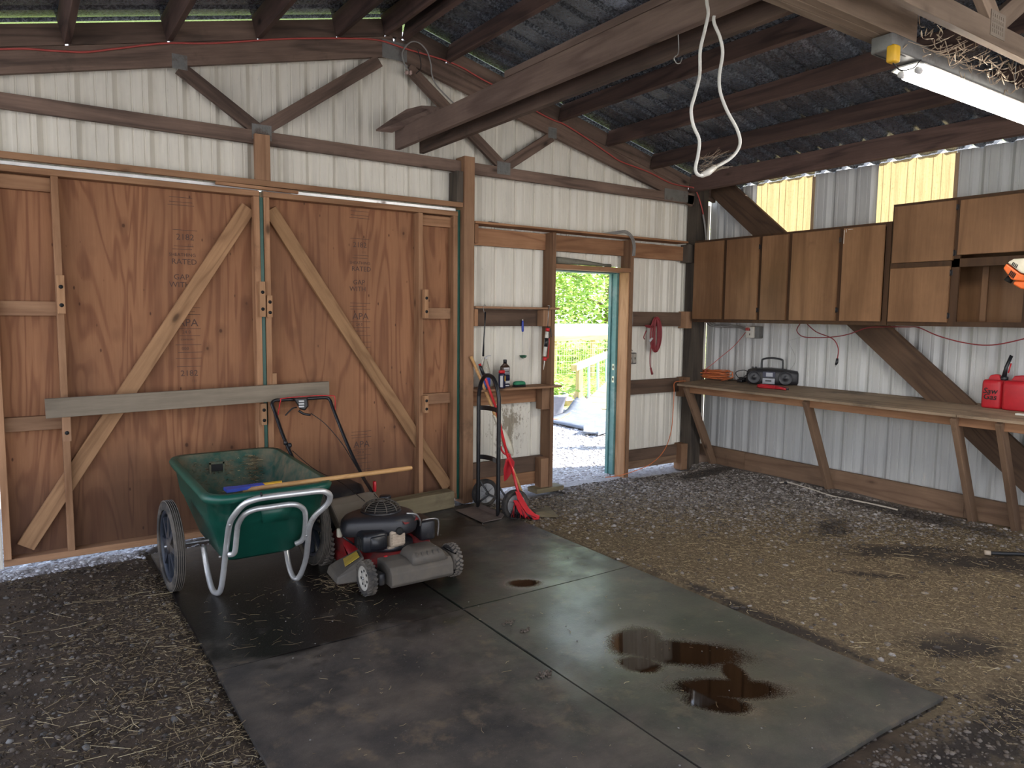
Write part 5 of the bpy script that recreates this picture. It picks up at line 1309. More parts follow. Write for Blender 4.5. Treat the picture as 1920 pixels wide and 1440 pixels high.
# ------------------------------------------------------------------ things on the bench
bxp = Vector((5.74, 4.12, bench_z(5.74)))
bx = root('boombox', 'black portable boombox with folding handle on the bench', 'boombox', tuple(bxp))
p0 = atbench(1398, 722); p1 = atbench(1497, 724)
L = Vector((p1.x-p0.x, p1.y-p0.y, 0)); Ln = L.length
Mb = Matrix.Translation((p0.x, p0.y, max(p0.z, p1.z)-.012)) @ Matrix.Rotation(math.atan2(L.y, L.x), 4, 'Z')
Lb = .47
def bsec(x, w_, z0, z1, r):  # cross-section in local y-z, x along the box, y deeper into the bench
    return [Mb @ Vector((x, y, z*1.18)) for y, z in rrect(.0+w_, z0, .21-w_, z1, r, 5)]
q = MB(); q.loft([bsec(.0, .02, .03, .105, .03), bsec(.012, .006, .012, .125, .035), bsec(.06, 0, .004, .135, .04), bsec(.2, -.006, .004, .14, .04), bsec(.34, 0, .004, .135, .04), bsec(Lb-.012, .006, .012, .125, .035), bsec(Lb, .02, .03, .105, .03)], M_blackp, True, True); q.build('case', bx)
for cx_, rs in ((.075, 1.05), (.36, 1.12)):
    q = MB(); q.lathe([(.056*rs, 0), (.058*rs, .004), (.054*rs, .006), (.050*rs, .004), (.02, .002), (.014, .006), (.001, .007)], Mb @ Vector((cx_, -.004, .08)), (Mb.to_3x3() @ Vector((0, -1, 0))), M_blackc, 28); q.build('speaker', bx)
q = MB(); q.box((.155, -.012, .02), (.265, -.002, .072), M_silver, Mb); q.build('cassette_door', bx)
q = MB(); q.box((.18, -.0135, .042), (.235, -.0125, .056), M_blackc, Mb); q.build('cassette_window', bx)
q = MB(); q.box((.155, -.012, .082), (.265, -.0025, .135), M_navy, Mb); q.build('display_panel', bx)
q = MB(); q.box((.185, -.0135, .09), (.245, -.012, .127), M_silver, Mb); q.build('display', bx)
q = MB(); q.tube(smooth_path([Mb @ Vector(p) for p in ((.13, .09, .15), (.13, .09, .225), (.145, .09, .25), (.22, .09, .262), (.305, .09, .25), (.32, .09, .225), (.32, .09, .15))], 6), .009, M_blackc, 10); q.build('carry_handle', bx)
q = MB(); q.tube(smooth_path([Mb @ Vector((.36, .13, .12)), atx(1492, 675, 5.88), atx(1480, 645, 5.92), atx(1477, 640, 5.93), atx(1505, 631, 5.93)], 4), .0016, M_steel, 6); q.build('antenna', bx)
q = MB(); q.bbox((.04, .05, .158), (.06, .07, .175), .003, M_blackc, Mb); q.build('button', bx)
q = MB(); q.bbox((.07, .05, .158), (.09, .07, .175), .003, M_blackc, Mb); q.build('button', bx)
# orange coil
oc_ = root('extension_lead', 'orange extension cord heaped in a flat coil on the bench end', 'cord', tuple(atbench(1330, 712)))
c = atbench(1330, 710); zc = bench_z(c.x)+.006; pts = []
for i in range(15*24):
    a = 2*PI*i/24; k = i//24
    pts.append(Vector((c.x+.02+(.095+.035*math.sin(k*2.1))*math.sin(a)+.03*math.sin(k*1.3), c.y-.03+(.17+.05*math.cos(k*1.7))*math.cos(a+.3*math.sin(k))+.03*math.cos(k*2.9), zc+.004+k*.0042+.016*(math.sin(a*1.5+k*2)+1)*(k+2)/15)))
q = MB(); q.tube(pts, .0048, M_ocord, 6); q.build('coil', oc_)
q = MB(); q.tube(smooth_path([pts[-1], atx(1368, 697, 5.72), atx(1373, 700, 5.72), atx(1372, 708, 5.72), atbench(1352, 716)+Vector((0, 0, .01))], 5), .0048, M_ocord, 6); q.build('loose_loop', oc_)
q = MB(); q.box((-.02, -.02, 0), (.02, .02, .006), M_label, Matrix.Translation(pts[-1]+Vector((-.06, .05, .004)))); q.build('paper_tag', oc_)
cord('lamp_cable', [pts[30]+Vector((0, 0, .05)), atx(1322, 698, 5.8), atx(1345, 675, 5.87), atx(1375, 650, 5.93), atx(1399, 622, 5.965)], .0035, M_redcord, 'thin cord rising from the orange coil to the white outlet', 'cord')
cord('extension_lead', [atbench(1286, 716)+Vector((0, 0, .01)), atbench(1268, 718)+Vector((-.02, 0, .006)), aty(1264, 735, 5.03), aty(1262, 770, 5.04), aty(1258, 810, 5.02), aty(1245, 845, 4.98), aty(1220, 870, 4.92), aty(1190, 885, 4.98)+Vector((0, 0, .01)), atz(1160, 892, .035), atz(1135, 895, .035)], .004, M_ocord, 'orange cord dropping from the bench end to the door sill', 'cord')
cord('power_lead', [Mb @ Vector((.0, .1, .03)), atbench(1385, 712)+Vector((0, 0, .02)), atx(1380, 698, 5.78), atx(1395, 694, 5.80), atx(1402, 700, 5.8), atbench(1385, 716)+Vector((0, 0, .015)), atbench(1365, 714)+Vector((0, 0, .005))], .004, M_kcord, 'black power cord looped beside the boombox', 'cord')
q = MB(); c = atbench(1388, 717); q.bbox((c.x-.02, c.y-.03, c.z), (c.x+.02, c.y+.03, c.z+.032), .008, M_blackc); q.bbox((c.x+.03, c.y-.02, c.z+.0), (c.x+.07, c.y+.05, c.z+.05), .008, M_blackp); tag(q.build('power_adapter'), 'black plug adapter lying left of the boombox', 'adapter')
# work gloves
gl = root('work_gloves', 'red work gloves with black palms folded in front of the boombox', 'gloves', tuple(atbench(1447, 731)))
g0, g1 = atbench(1420, 727), atbench(1473, 732); dd = g1-g0
for j, (oy, oz) in enumerate(((0, 0), (.006, .012))):
    q = MB()
    prof = ((0, .030, .010), (.10, .036, .016), (.35, .034, .014), (.6, .040, .012), (.68, .036, .011))
    side = Vector((-dd.y, dd.x, 0)).normalized()*(-1)
    q.loft([[g0+dd*f+side*(w2*math.cos(a)-.02)+Vector((0, 0, .012+oz+h2*math.sin(a))) for a in np.linspace(0, 2*PI, 12, endpoint=False)] for f, w2, h2 in prof], M_redcan, True, True)
    gq = q.build('glove', gl)
    for k in range(4):
        b = g0+dd*.66+side*((k-1.5)*.018-.02)+Vector((0, 0, .012+oz)); e = g0+dd*(.98+.05*(k % 2))+side*((k-1.5)*.02-.02)+Vector((0, 0, .009+oz*.4))
        f_ = MB(); f_.tube([b, (b+e)/2+Vector((0, 0, .003)), e], [.0095, .009, .007], M_blackp if k % 3 else M_redcan, 8); f_.build('finger', gq)
# gas cans
def gascan(label, c, wx, wy, hz, writing=False):
    t = root('gas_can', label, 'gas can', tuple(c), 'red gas cans'); del t['group']
    q = MB(); x, y, z = c
    q.loft([[Vector((px, py, z+h)) for px, py in rrect(x-wx/2*s1, y-wy/2*s1, x+wx/2*s1, y+wy/2*s1, .028, 5)] for h, s1 in ((.0, .92), (.006, .98), (.016, 1), (hz*.5, 1.0), (hz*.72, 1), (hz*.80, .97), (hz*.84, .88))], M_redcan, True, True)
    q.build('can_body', t)
    q = MB()   # moulded handle hump
    q.loft([[Vector((x+dx_, y+dy, z+h)) for dx_, h in ((-.022, hz*.80), (.022, hz*.80), (.018, hh), (-.018, hh))] for dy, hh in ((wy*.40, hz*.83), (wy*.30, hz*.97), (wy*.05, hz*1.0), (-.10*wy, hz*1.0), (-wy*.25, hz*.86))], M_redcan, True, True, False); q.build('grip', t, bevel=.008)
    return t
ca = atbench(1840, 765)
c1 = Vector((ca.x+.085, 0, 0)); 
yA = ca.y-.055; can1 = gascan('red gas can with handwritten letters and black spout, left one', Vector((ca.x+.09, yA, bench_z(ca.x+.0)+.004)), .18, .135, .245)
cb = Vector((ca.x+.09, yA-.175, bench_z(ca.x)+.004)); can2 = gascan('plain red gas can cut off at the right edge of the view', cb, .22, .20, .25)
zb_ = bench_z(ca.x)+.004
for body, dz_ in (('Saw', .125), ('Gas', .082)):
    txt('handwriting', body, .058, FACE_X(ca.x-.0018, yA+.005, zb_+dz_), M_blackink, can1, shear=.15)
for can, y_ in ((can1, yA-.045), (can2, yA-.2)):
    q = MB(); q.lathe([(.024, 0), (.026, .004), (.026, .022), (.02, .028)], (ca.x+.09, y_, zb_+.205), mat=M_blackc, seg=20); q.build('cap', can)
q = MB(); q.tube([(ca.x+.09, yA-.045, zb_+.22), (ca.x+.095, yA-.05, zb_+.30), (ca.x+.11, yA-.075, zb_+.385)], [.014, .012, .010], M_blackc, 12)
q.tube([(ca.x+.085, yA-.03, zb_+.22), (ca.x+.09, yA-.045, zb_+.30), (ca.x+.105, yA-.068, zb_+.39)], .005, M_blackc, 8); q.build('spout', can1)
q = MB(); q.tube([(ca.x+.09, yA-.068, zb_+.26), (ca.x+.10, yA-.078, zb_+.33)], .005, M_redp, 8); q.build('spout_release', can1)
c = atbench(1914, 779); q = MB(); q.bbox((c.x-.02, c.y-.04, c.z), (c.x+.025, c.y+.03, c.z+.014), .004, M_white); tag(q.build('white_box'), 'small white packet on the bench edge below the gas cans', 'packet')

# outlet under the cabinets, red cords
oo = root('outlet_box', 'white outlet on a gray box under the cabinets above the orange coil', 'outlet', tuple(atx(1412, 623, 6.0)))
c = atx(1412, 623, 6.0)
q = MB(); q.bbox((5.985, c.y-.075, c.z-.06), (6.055, c.y+.03, c.z+.06), .005, M_galv); q.build('box', oo)
q = MB(); q.bbox((5.955, c.y-.035, c.z-.055), (5.985, c.y+.055, c.z+.055), .006, M_white); q.build('cover_plate', oo)
for dz_ in (-.02, .022):
    q = MB(); q.box((5.952, c.y+.0, c.z+dz_-.01), (5.956, c.y+.006, c.z+dz_+.01), M_darkslot); q.build('socket', oo)
q = MB(); q.bbox((5.935, c.y+.005, c.z+.015), (5.956, c.y+.045, c.z+.045), .005, M_redcord); q.build('plug', oo)
for k in range(3):
    cord('conduit_cable', [atx(1322+k*6, 600, 5.95), atx(1332+k*4, 611-k*2, 5.95), atx(1360, 614-k*3, 5.96), atx(1385, 615-k*2, 5.97), atx(1402, 622-k*2, 5.98)], .0042, M_gcord, ('lowest', 'middle', 'topmost')[k]+' of the three gray cables sagging under the cabinets', 'cable', 'gray cables under the cabinets')
rc = [atx(1500, 607, 5.9), atx(1494, 620, 5.88), atx(1505, 631, 5.86), atx(1530, 633, 5.84), atx(1560, 632, 5.83), atx(1590, 627, 5.82), atx(1625, 615, 5.80), atx(1650, 613, 5.80), atx(1700, 613, 5.78), atx(1722, 614, 5.76), atx(1760, 630, 5.72), atx(1810, 643, 5.68), atx(1860, 647, 5.62), atx(1925, 634, 5.55), atx(2000, 612, 5.5)]
cord('extension_lead', rc, .0045, M_rcord, 'maroon cord draped along the underside of the wall cabinets', 'cord')
rd = root('extension_lead', 'red cord end with black plug dangling above the bench', 'cord', tuple(atx(1571, 680, 5.85)))
q = MB(); q.tube(smooth_path([atx(1512, 606, 5.9), atx(1530, 622, 5.87), atx(1555, 632, 5.86), atx(1566, 640, 5.86), atx(1572, 655, 5.86), atx(1570, 673, 5.86)], 6), .0045, M_rcord, 7); q.build('cable', rd)
q = MB(); q.tube([atx(1570, 672, 5.86), atx(1569, 680, 5.86), atx(1567, 684, 5.86)], [.010, .012, .009], M_blackc, 10); q.cyl(atx(1567, 684, 5.86), atx(1566, 687, 5.86), .004, M_steel, 6); q.build('black_plug', rd)

# string trimmer hanging at the right edge
st = root('string_trimmer', 'orange and white string trimmer engine hanging at the right edge', 'trimmer', (5.2, 1.95, 1.85))
q = MB(); XT = 5.15
def T_(px, py, dx_=0): return atx(px, py, XT)+Vector((dx_, 0, 0))
top = [(1887, 492), (1900, 485), (1920, 484), (1960, 490), (1975, 508), (1925, 514), (1913, 512)]
q.loft([[T_(px, py, d_) for px, py in top] for d_ in (-.0, .14)], M_cream, True, True, False); q.build('white_shroud', st, bevel=.012)
mid = [(1886, 494), (1911, 513), (1921, 516), (1975, 510), (1975, 530), (1905, 526), (1895, 524), (1880, 503)]
q = MB(); q.loft([[T_(px, py, d_) for px, py in mid] for d_ in (.004, .136)], M_orange, True, True, False); q.build('orange_housing', st, bevel=.006)
q = MB(); q.loft([[T_(px, py, d_) for px, py in ((1905, 526), (1975, 528), (1975, 545), (1921, 541), (1912, 542), (1896, 533), (1898, 527))] for d_ in (.02, .12)], M_orange, True, True, False); q.build('fuel_tank', st, bevel=.008)
for k in range(4): q = MB(); q.loft([[T_(px+k*2.6, py+k*1.9, d_) for px, py in ((1896, 507), (1897.3, 508), (1892, 516.5), (1890.7, 515.5))] for d_ in (-.004, .006)], M_darkslot, True, True, False); q.build('cooling_slot', st)
for k in range(4): q = MB(); q.loft([[T_(px+k*2.6, py+k*1.6, d_) for px, py in ((1900, 491), (1901.3, 491.7), (1898, 498), (1896.7, 497))] for d_ in (-.004, .006)], M_darkslot, True, True, False); q.build('cooling_slot', st)
q = MB(); q.tube([T_(1888, 517, .07), T_(1880, 527, .07)], [.02, .024], M_darkslot, 12); q.build('recoil_grip', st)
q = MB(); q.tube([T_(1970, 512, .07), T_(2150, 560, .07), T_(2500, 640, .05)], .0125, M_steel, 10); q.build('drive_shaft', st)
q = MB(); q.tube([T_(1965, 500, .07), (5.22, 1.48, 2.68)], .004, M_kcord, 6); q.build('hanging_loop', st)

# hose and pipe on the floor
wpz = [atz(1462, 905, .045), atz(1480, 905, .045), atz(1520, 917, .04), atz(1560, 930, .035), atz(1600, 938, .035), atz(1640, 946, .035), atz(1683, 956, .035)]
pp = root('white_pipe', 'thin white pipe lying along the foot of the right wall', 'pipe', tuple(atz(1570, 930, .03)))
q = MB(); q.tube(smooth_path(wpz, 5), .007, M_pipe, 8); q.build('tube', pp)
for px, py in ((1473, 905), (1601, 937)):
    q = MB(); a = atz(px-2, py, .042 if px < 1500 else .035); b = atz(px+2, py+.8, .042 if px < 1500 else .035); q.cyl(a, b, .012, M_blackc, 10); q.build('black_ring', pp)
hs = root('garden_hose', 'black hose end with brass fitting lying on gravel at the right edge', 'hose', tuple(atz(1860, 1038, .02)))
q = MB(); q.tube(smooth_path([atz(1858, 1037, .022), atz(1880, 1038, .022), atz(1925, 1040, .022), atz(2000, 1052, .02)], 5), .012, M_kcord, 10); q.build('hose', hs)
q = MB(); q.cyl(atz(1846, 1036, .022), atz(1857, 1037, .022), .016, M_beige, 12); q.build('fitting', hs)

# ------------------------------------------------------------------ lumber stored on the truss chords
def stored(label, x, y0, y1, z, w_=.14, t_=.038, mat=None, flat=False):
    o = bb('stored_board', (x, y0, z), (x+(t_ if not flat else w_), y1, z+(w_ if not flat else t_)), mat or M_tan, None, along=1); tag(o, label, 'board'); return o
stored('long tan board on edge, left of the pair laid across the truss chords', 2.395, .2, 5.07, 2.771)
stored('dark board on edge, right of the pair laid across the truss chords', 2.60, .2, 5.075, 2.771, mat=M_truss)
stored('flat board lying on top of the left long board', 2.39, .3, 3.60, 2.912, .14, .038, flat=True)
q = MB(); a = [A(705, 246, 4.95), A(735, 249, 4.95), A(765, 235, 4.90), A(800, 222, 4.85), A(832, 205, 4.75), A(812, 202, 4.85), A(790, 201, 4.92), A(762, 208, 4.96), A(735, 225, 4.98)]
q.loft([[p+Vector((0, 0, dz_)) for p in a] for dz_ in (0, .012)], M_tan, True, True, False); wp = q.build('warped_plank'); tag(wp, 'curled scrap of plywood sticking out beside the long boards', 'plank')
bm_ = root('beam', 'thick tan sistered beam ending beside the tube light', 'beam', (1.8, 1.7, 2.75))
for i, y in enumerate((1.64, 1.68, 1.72)):
    bb('beam_ply', (.2, y, 2.695), (3.14-.0*i, y+.038, 2.835), M_tan_lit, bm_)

# fluorescent shop light
sl_ = root('shop_light', 'lit fluorescent shop light hanging under the beam at upper right', 'light', (3.6, 1.66, 2.62))
ya, yb2 = 1.60, 1.74
q = MB(); q.bbox((2.93, 1.625, 2.625), (4.45, 1.715, 2.69), .006, M_galv); q.build('housing', sl_)
q = MB(); q.loft([[Vector((x, y, z)) for y, z in ((ya, 2.605), (ya+.03, 2.618), (yb2-.03, 2.618), (yb2, 2.605), (yb2-.004, 2.602), (yb2-.034, 2.612), (ya+.034, 2.612), (ya+.004, 2.602))] for x in (3.14, 3.145, 4.445, 4.45)], M_fixture, True, True, False); q.build('reflector', sl_)
q = MB(); q.lathe([(.022, 0), (.022, .01), (.016, .012)], (3.03, 1.67, 2.6249), (0, 0, -1), M_label, 18); q.build('knockout', sl_)
for y in (1.64, 1.70):
    q = MB(); q.box((2.94, y-.002, 2.6225), (3.06, y+.002, 2.625), M_darkslot); q.build('slot', sl_)
for y in (1.635, 1.705):
    q = MB(); q.cyl((3.19, y, 2.588), (4.42, y, 2.588), .0165, M_tube, 14); q.build('tube', sl_)
    q = MB(); q.cyl((3.15, y, 2.588), (3.19, y, 2.588), .014, M_label, 12); q.build('lamp_holder', sl_)
q = MB(); q.cyl((4.15, 1.67, 2.69), (4.15, 1.67, 2.94), .002, M_steel, 6); q.build('hanger_wire', sl_)
ad_ = root('plug_adapter', 'yellow plug adapter hanging at the end of the shop light', 'adapter', tuple(aty(1676, 103, 1.62)))
c = aty(1675, 103, 1.60); q = MB(); q.bbox((c.x-.022, c.y-.018, c.z-.03), (c.x+.022, c.y+.018, c.z+.035), .006, M_yellow); q.build('body', ad_)
q = MB(); q.tube([c+Vector((0, 0, .03)), c+Vector((.03, .02, .05)), Vector((2.99, 1.63, 2.64))], .005, M_yellow, 8); q.tube(smooth_path([c+Vector((0, 0, -.03)), aty(1680, 124, 1.6), aty(1690, 132, 1.6), aty(1712, 128, 1.6), aty(1722, 118, 1.61), aty(1727, 112, 1.63)], 5), .003, M_kcord, 6); q.build('cable', ad_)
# dusty cobwebs
q = MB(); rnd = random.Random(3)
for k in range(95):
    x = rnd.uniform(3.0, 4.3); p = Vector((x, rnd.uniform(1.50, 1.62), rnd.uniform(2.63, 2.72))); e = p+Vector((rnd.uniform(-.10, .12), rnd.uniform(-.05, .02), rnd.uniform(-.03, .05)))
    md = (p+e)/2+Vector((rnd.uniform(-.03, .03), rnd.uniform(-.02, .02), rnd.uniform(-.045, .0)))
    q.tube(smooth_path([p, md, e], 5), [rnd.uniform(.0006, .0024)*(1+.5*math.sin(i)) for i in range(11)], M_web, 5)
for k in range(10):
    x = rnd.uniform(3.0, 3.5); q.tube(smooth_path([Vector((x, 1.60, 2.66)), Vector((x+.06, 1.55, 2.64)), Vector((x+.16, 1.5, 2.69))], 5), .0012, M_web, 5)
o = q.build('cobweb'); tag(o, 'dusty brown cobwebs strung between the shop light and the truss', 'cobweb', kind='stuff')

# white cord loop and hook
wl = [(1325, -40, 2.0), (1325, 0, 2.02), (1328, 25, 2.05), (1322, 55, 2.05), (1313, 95, 2.05), (1312, 140, 2.05), (1303, 178, 2.05), (1296, 205, 2.05), (1300, 235, 2.05), (1311, 262, 2.05), (1309, 290, 2.05), (1304, 315, 2.05), (1308, 327, 2.05), (1320, 328, 2.06), (1345, 312, 2.08), (1372, 295, 2.08), (1387, 272, 2.08), (1383, 245, 2.08), (1362, 205, 2.08), (1350, 170, 2.08), (1349, 140, 2.08), (1355, 100, 2.08), (1350, 70, 2.08), (1338, 38, 2.08), (1346, 10, 2.08), (1350, -40, 2.08)]
wc = root('hanging_cable', 'white cord hanging in a long loop from the roof', 'cord', tuple(aty(1325, 0, 2.05)))
q = MB(); pts = [aty(*p) for p in wl]; pts = [Vector((pts[0].x-.02, 2.06, 3.0))]+pts+[Vector((pts[-1].x+.01, 2.09, 3.0))]
q.tube(smooth_path(pts, 5), .0068, M_wcord, 8); q.build('cord', wc)
q = MB(); q.tube([aty(1316, 329, 2.06), aty(1328, 323, 2.06), aty(1340, 314, 2.08)], [.010, .014, .011], M_white, 10); q.build('taped_joint', wc)
q = MB()
for k in range(30):
    a, b = aty(1312+rnd.uniform(-4, 8), rnd.uniform(290, 325), 2.06), aty(1325+rnd.uniform(0, 55), rnd.uniform(275, 320), 2.07); q.tube([a, (a+b)/2+Vector((0, 0, -.01)), b], .0004, M_web, 3)
q.build('cobweb', wc)
hk = root('wire_hook', 'bent wire hook hanging from the long dark board', 'hook', tuple(aty(1271, 60, 2.35)))
q = MB(); q.tube(smooth_path([aty(1271, 20, 2.3), aty(1271.5, 62, 2.3), aty(1272, 98, 2.3), aty(1264, 108, 2.3), aty(1268, 118, 2.3), aty(1275, 118, 2.3), aty(1279, 108, 2.3)], 6), .0025, M_steel, 6); q.build('wire', hk)

# red cord stapled along the gable truss, cable at the ridge
rp = [(-60, 92), (0, 92), (50, 91.5), (100, 95), (160, 97.5), (220, 91), (310, 81), (400, 81), (530, 73), (640, 72), (708, 75), (760, 91), (850, 119), (905, 149), (960, 178), (1010, 211), (1040, 226), (1058, 233), (1095, 256), (1140, 287), (1165, 303), (1215, 322), (1257, 343), (1288, 350)]
cord('extension_lead', [aty(x_, y_, 5.083) for x_, y_ in rp]+[aty(1300, 352, 5.03), aty(1308, 364, 5.03), aty(1316, 390, 5.03), aty(1322, 420, 5.03), aty(1323, 450, 5.03)], .0062, M_redcord, 'red cord running along the gable truss under the roof', 'cord')
cord('conduit_cable', [aty(1318, 402, 5.02), aty(1322, 425, 5.02), aty(1324, 452, 5.02)], .010, M_gcord, 'gray conduit rising behind the first cabinet at the corner post', 'conduit')
rc_ = root('light_socket', 'gray cable loop with small pink sockets at the ridge', 'cable', tuple(aty(765, 130, 5.08)))
q = MB(); q.tube(smooth_path([aty(768, 135, 5.07), aty(761, 125, 5.07), aty(754, 105, 5.07), aty(757, 92, 5.07), aty(770, 79, 5.06), aty(785, 80, 5.06), aty(800, 95, 5.06), aty(808, 120, 5.06), aty(810, 140, 5.06), aty(820, 162, 5.07), aty(852, 195, 5.08)], 6), .0055, M_gcord, 7); q.build('cable', rc_)
for dx_ in (-4, 3):
    q = MB(); q.bbox(tuple(aty(768+dx_, 136, 5.05)-Vector((.010, .0, .012))), tuple(aty(768+dx_, 136, 5.05)+Vector((.010, .03, .016))), .005, plain('pink_socket', (.42, .30, .27), .5) if 'pink_socket' not in MATS else MATS['pink_socket']); q.build('socket', rc_)
q = MB(); q.tube(smooth_path([aty(780, 138, 5.07), aty(789, 128, 5.07), aty(788, 110, 5.07), aty(783, 92, 5.07)], 5), .0035, M_kcord, 6); q.build('black_wire', rc_)
for k in range(3):
    cord('conduit_cable', [aty(1130, 441-k*1.5, 5.08), aty(1158, 438-k*2, 5.03), aty(1172+k, 437-k*2, 5.02), aty(1182+k*2, 445-k, 5.02), aty(1187+k*2, 460, 5.03), aty(1186+k*2, 480, 5.045)], .005, M_gcord, ('innermost', 'middle', 'outermost')[k]+' of the gray cables arching over the door post', 'cable', 'gray cables over the door post')

# ------------------------------------------------------------------ the yard through the walk door
m_ = MB(); g = [atz(1037, 778, .02), atz(1088, 765, .12), atz(1160, 780, .03), atz(1162, 793, .02), atz(1098, 803, .02), atz(1060, 797, .02)]
nn_ = 9; V = []
Q = [atz(1020, 788, .03), atz(1086, 763, .03), atz(1175, 776, .03), atz(1100, 805, .03)]
for j in range(nn_):
    for i in range(nn_):
        u, v = i/(nn_-1), j/(nn_-1); p = Q[0].lerp(Q[1], u).lerp(Q[3].lerp(Q[2], u), v); p.z = .03+.22*max(0, 1-((u-1)**2+v**2)**.5*2.2)+.01*noise.noise(p*3); V.append(p)
F = [(j*nn_+i, j*nn_+i+1, (j+1)*nn_+i+1, (j+1)*nn_+i) for j in range(nn_-1) for i in range(nn_-1)]
m_.add(V, F, M_slate, True); tag(m_.build('door_mat', solid=.02), 'blue gray rubber mat with a curled corner on the yard gravel', 'mat')
m_ = MB(); Q = [atz(1094, 812, .02), atz(1140, 790, .02), atz(1175, 798, .02), atz(1122, 815, .02)]
m_.prism(Q, (0, 0, .02), M_slate); e1, e2 = Q[0], Q[1]; m_.prism([e1, e2, e2+Vector((.05, .05, 0)), e1+Vector((.05, .05, 0))], (0, 0, .09), M_slate); e1, e2 = Q[3], Q[2]; m_.prism([e1, e2, e2-Vector((.04, .04, 0)), e1-Vector((.04, .04, 0))], (0, 0, .07), M_slate)
tag(m_.build('plastic_tray'), 'shallow blue gray tray lying in front of the curled mat', 'tray')
def pot(label, c, R, h, mat, leaves, rimc=None):
    t = root('potted_plant', label, 'plant', tuple(c)); q = MB(); q.lathe([(R*.78, 0), (R*.80, .01), (R*.98, h*.86), (R*1.06, h*.87), (R*1.07, h), (R*.98, h), (R*.95, h*.9), (.01, h*.88)], c, mat=mat, seg=28); q.build('pot', t)
    n = leaves; P = np.stack([R8.normal(c[0], R*.45, n), R8.normal(c[1], R*.45, n), c[2]+h*.9+abs(R8.normal(0, .12, n))], 1)
    scatter('foliage', LEAFT, P, np.stack([R8.uniform(.05, .12, n)]*3, 1), R8.uniform(0, 6.3, n), R8.uniform(-1.2, 1.2, n), R8.uniform(0, 1, n), M_leaf, parent=t)
    q = MB()
    for k in range(10):
        a = R8.uniform(0, 6.3); q.tube([(c[0], c[1], c[2]+h*.85), (c[0]+.08*math.cos(a), c[1]+.08*math.sin(a), c[2]+h+.25), (c[0]+.18*math.cos(a), c[1]+.18*math.sin(a), c[2]+h+.5)], [.005, .004, .001], MATS['lawn'], 5)
    q.build('stems', t); return t
pc = atz(1040, 778, 0); pot('gray tub of leafy plants left in the doorway view', (pc.x-.02, pc.y+.15, 0), .29, .33, M_grayv, 420)
pc = atz(1146, 842, 0); pot('slim green plant in a blue pot against the teal jamb', (pc.x+.17, pc.y+.05, 0), .11, .22, M_grayv, 170)
q = MB(); q.tube(smooth_path([atz(1035, 787, .03), atz(1050, 787, .03), atz(1062, 780, .03), atz(1075, 772, .03), atz(1090, 764, .03)], 5), .018, M_ocord, 8); tag(q.build('garden_hose'), 'orange hose curving round the gray tub in the yard', 'hose')
# ramp with hand rail
rmp = root('wooden_ramp', 'pale wooden ramp with hand rail and light blue balusters outside', 'ramp', tuple(atz(1085, 768, 0)))
b0 = atz(1085, 768, 0); D = Vector((.83, .55, 0)).normalized()
# the rail runs to the right: find its far end on the vertical plane through b0 along D
def onplane(px, py):
    d = ray(px, py); nrm = Vector((-D.y, D.x, 0)); k = (b0-Vector((0, 0, H))).dot(nrm)/d.dot(nrm); return Vector((0, 0, H))+d*k
def rbar(name, p, q_, w_, t_, mat): return board(name, onplane(*p), onplane(*q_), w_, t_, mat, rmp)
post_t = onplane(1085, 690)
bb('rail_post', (b0.x-.045, b0.y-.045, 0), (b0.x+.045, b0.y+.045, post_t.z), M_yrail, rmp)
rbar('hand_rail', (1076, 690), (1200, 640), .10, .10, M_yrail); rbar('foot_rail', (1086, 766), (1200, 708), .12, .05, M_yrail)
for px in (1104, 1121, 1137, 1153, 1168, 1182):
    f = (px-1086)/(1200-1086); a = onplane(px, 688-f*46); b = onplane(px, 762-f*52); board('baluster', b, a, .045, .03, M_lblue, rmp, up=(1, 0, 0))
side = Vector((D.y, -D.x, 0))
for k in range(9):
    f0 = k*.35+.15; a = b0+D*f0+Vector((0, 0, .03+f0*.16)); board('ramp_plank', a, a+side*1.4, .345, .03, M_yrail, rmp, up=(D.x, D.y, .16))
# fence: rail, posts and mesh
fe = root('wire_fence', 'wire mesh fence with pale wooden top rail behind the ramp', 'fence', (11, 13.6, 0))
YFN = 13.8
fa, fb = aty(1020, 636, YFN), aty(1240, 629, YFN)
board('top_rail', fa, fb, .12, .05, M_yrail, fe)
for px in (1040, 1112, 1180, 1230):
    t_ = aty(px, 632, YFN+.06); bb('fence_post', (t_.x-.05, YFN+.03, .0), (t_.x+.05, YFN+.11, t_.z), M_yrail, fe)
q = MB(); zt_ = fa.z-.08
x = fa.x
while x < fb.x: q.box((x-.004, YFN-.03, .15), (x+.004, YFN-.026, zt_), M_wire); x += .075
z = .15
while z < zt_: q.box((fa.x, YFN-.034, z-.004), (fb.x, YFN-.03, z+.004), M_wire); z += .15
o = q.build('wire_mesh', fe); o['kind'] = 'stuff'
# long pale vehicle and trees behind
tr = root('trailer', 'long white trailer parked behind the wire fence', 'trailer', (15, 17, .5))
a, b = aty(1010, 626, 17.0), aty(1260, 610, 17.0)
q = MB(); q.bbox((a.x, 17.0, a.z-.2), (b.x, 19.0, b.z+.02), .08, M_trailer); q.build('body', tr)
q = MB(); q.box((a.x, 16.985, a.z-.06), (b.x, 17.0, a.z-.03), M_lblue); q.build('stripe', tr)
n = 5000; P = np.stack([R8.uniform(9.5, 18, n), R8.uniform(14.4, 15.6, n), R8.uniform(0.05, 1.0, n)], 1); sz = R8.uniform(.07, .15, n)
scatter('hedge', LEAFT, P, np.stack([sz, sz, sz], 1), R8.uniform(0, 6.3, n), R8.uniform(-1.4, 1.4, n), R8.uniform(0, 1, n), M_leaf, 'low leafy hedge right behind the wire fence', 'hedge')
rk = atz(1062, 765, 0)
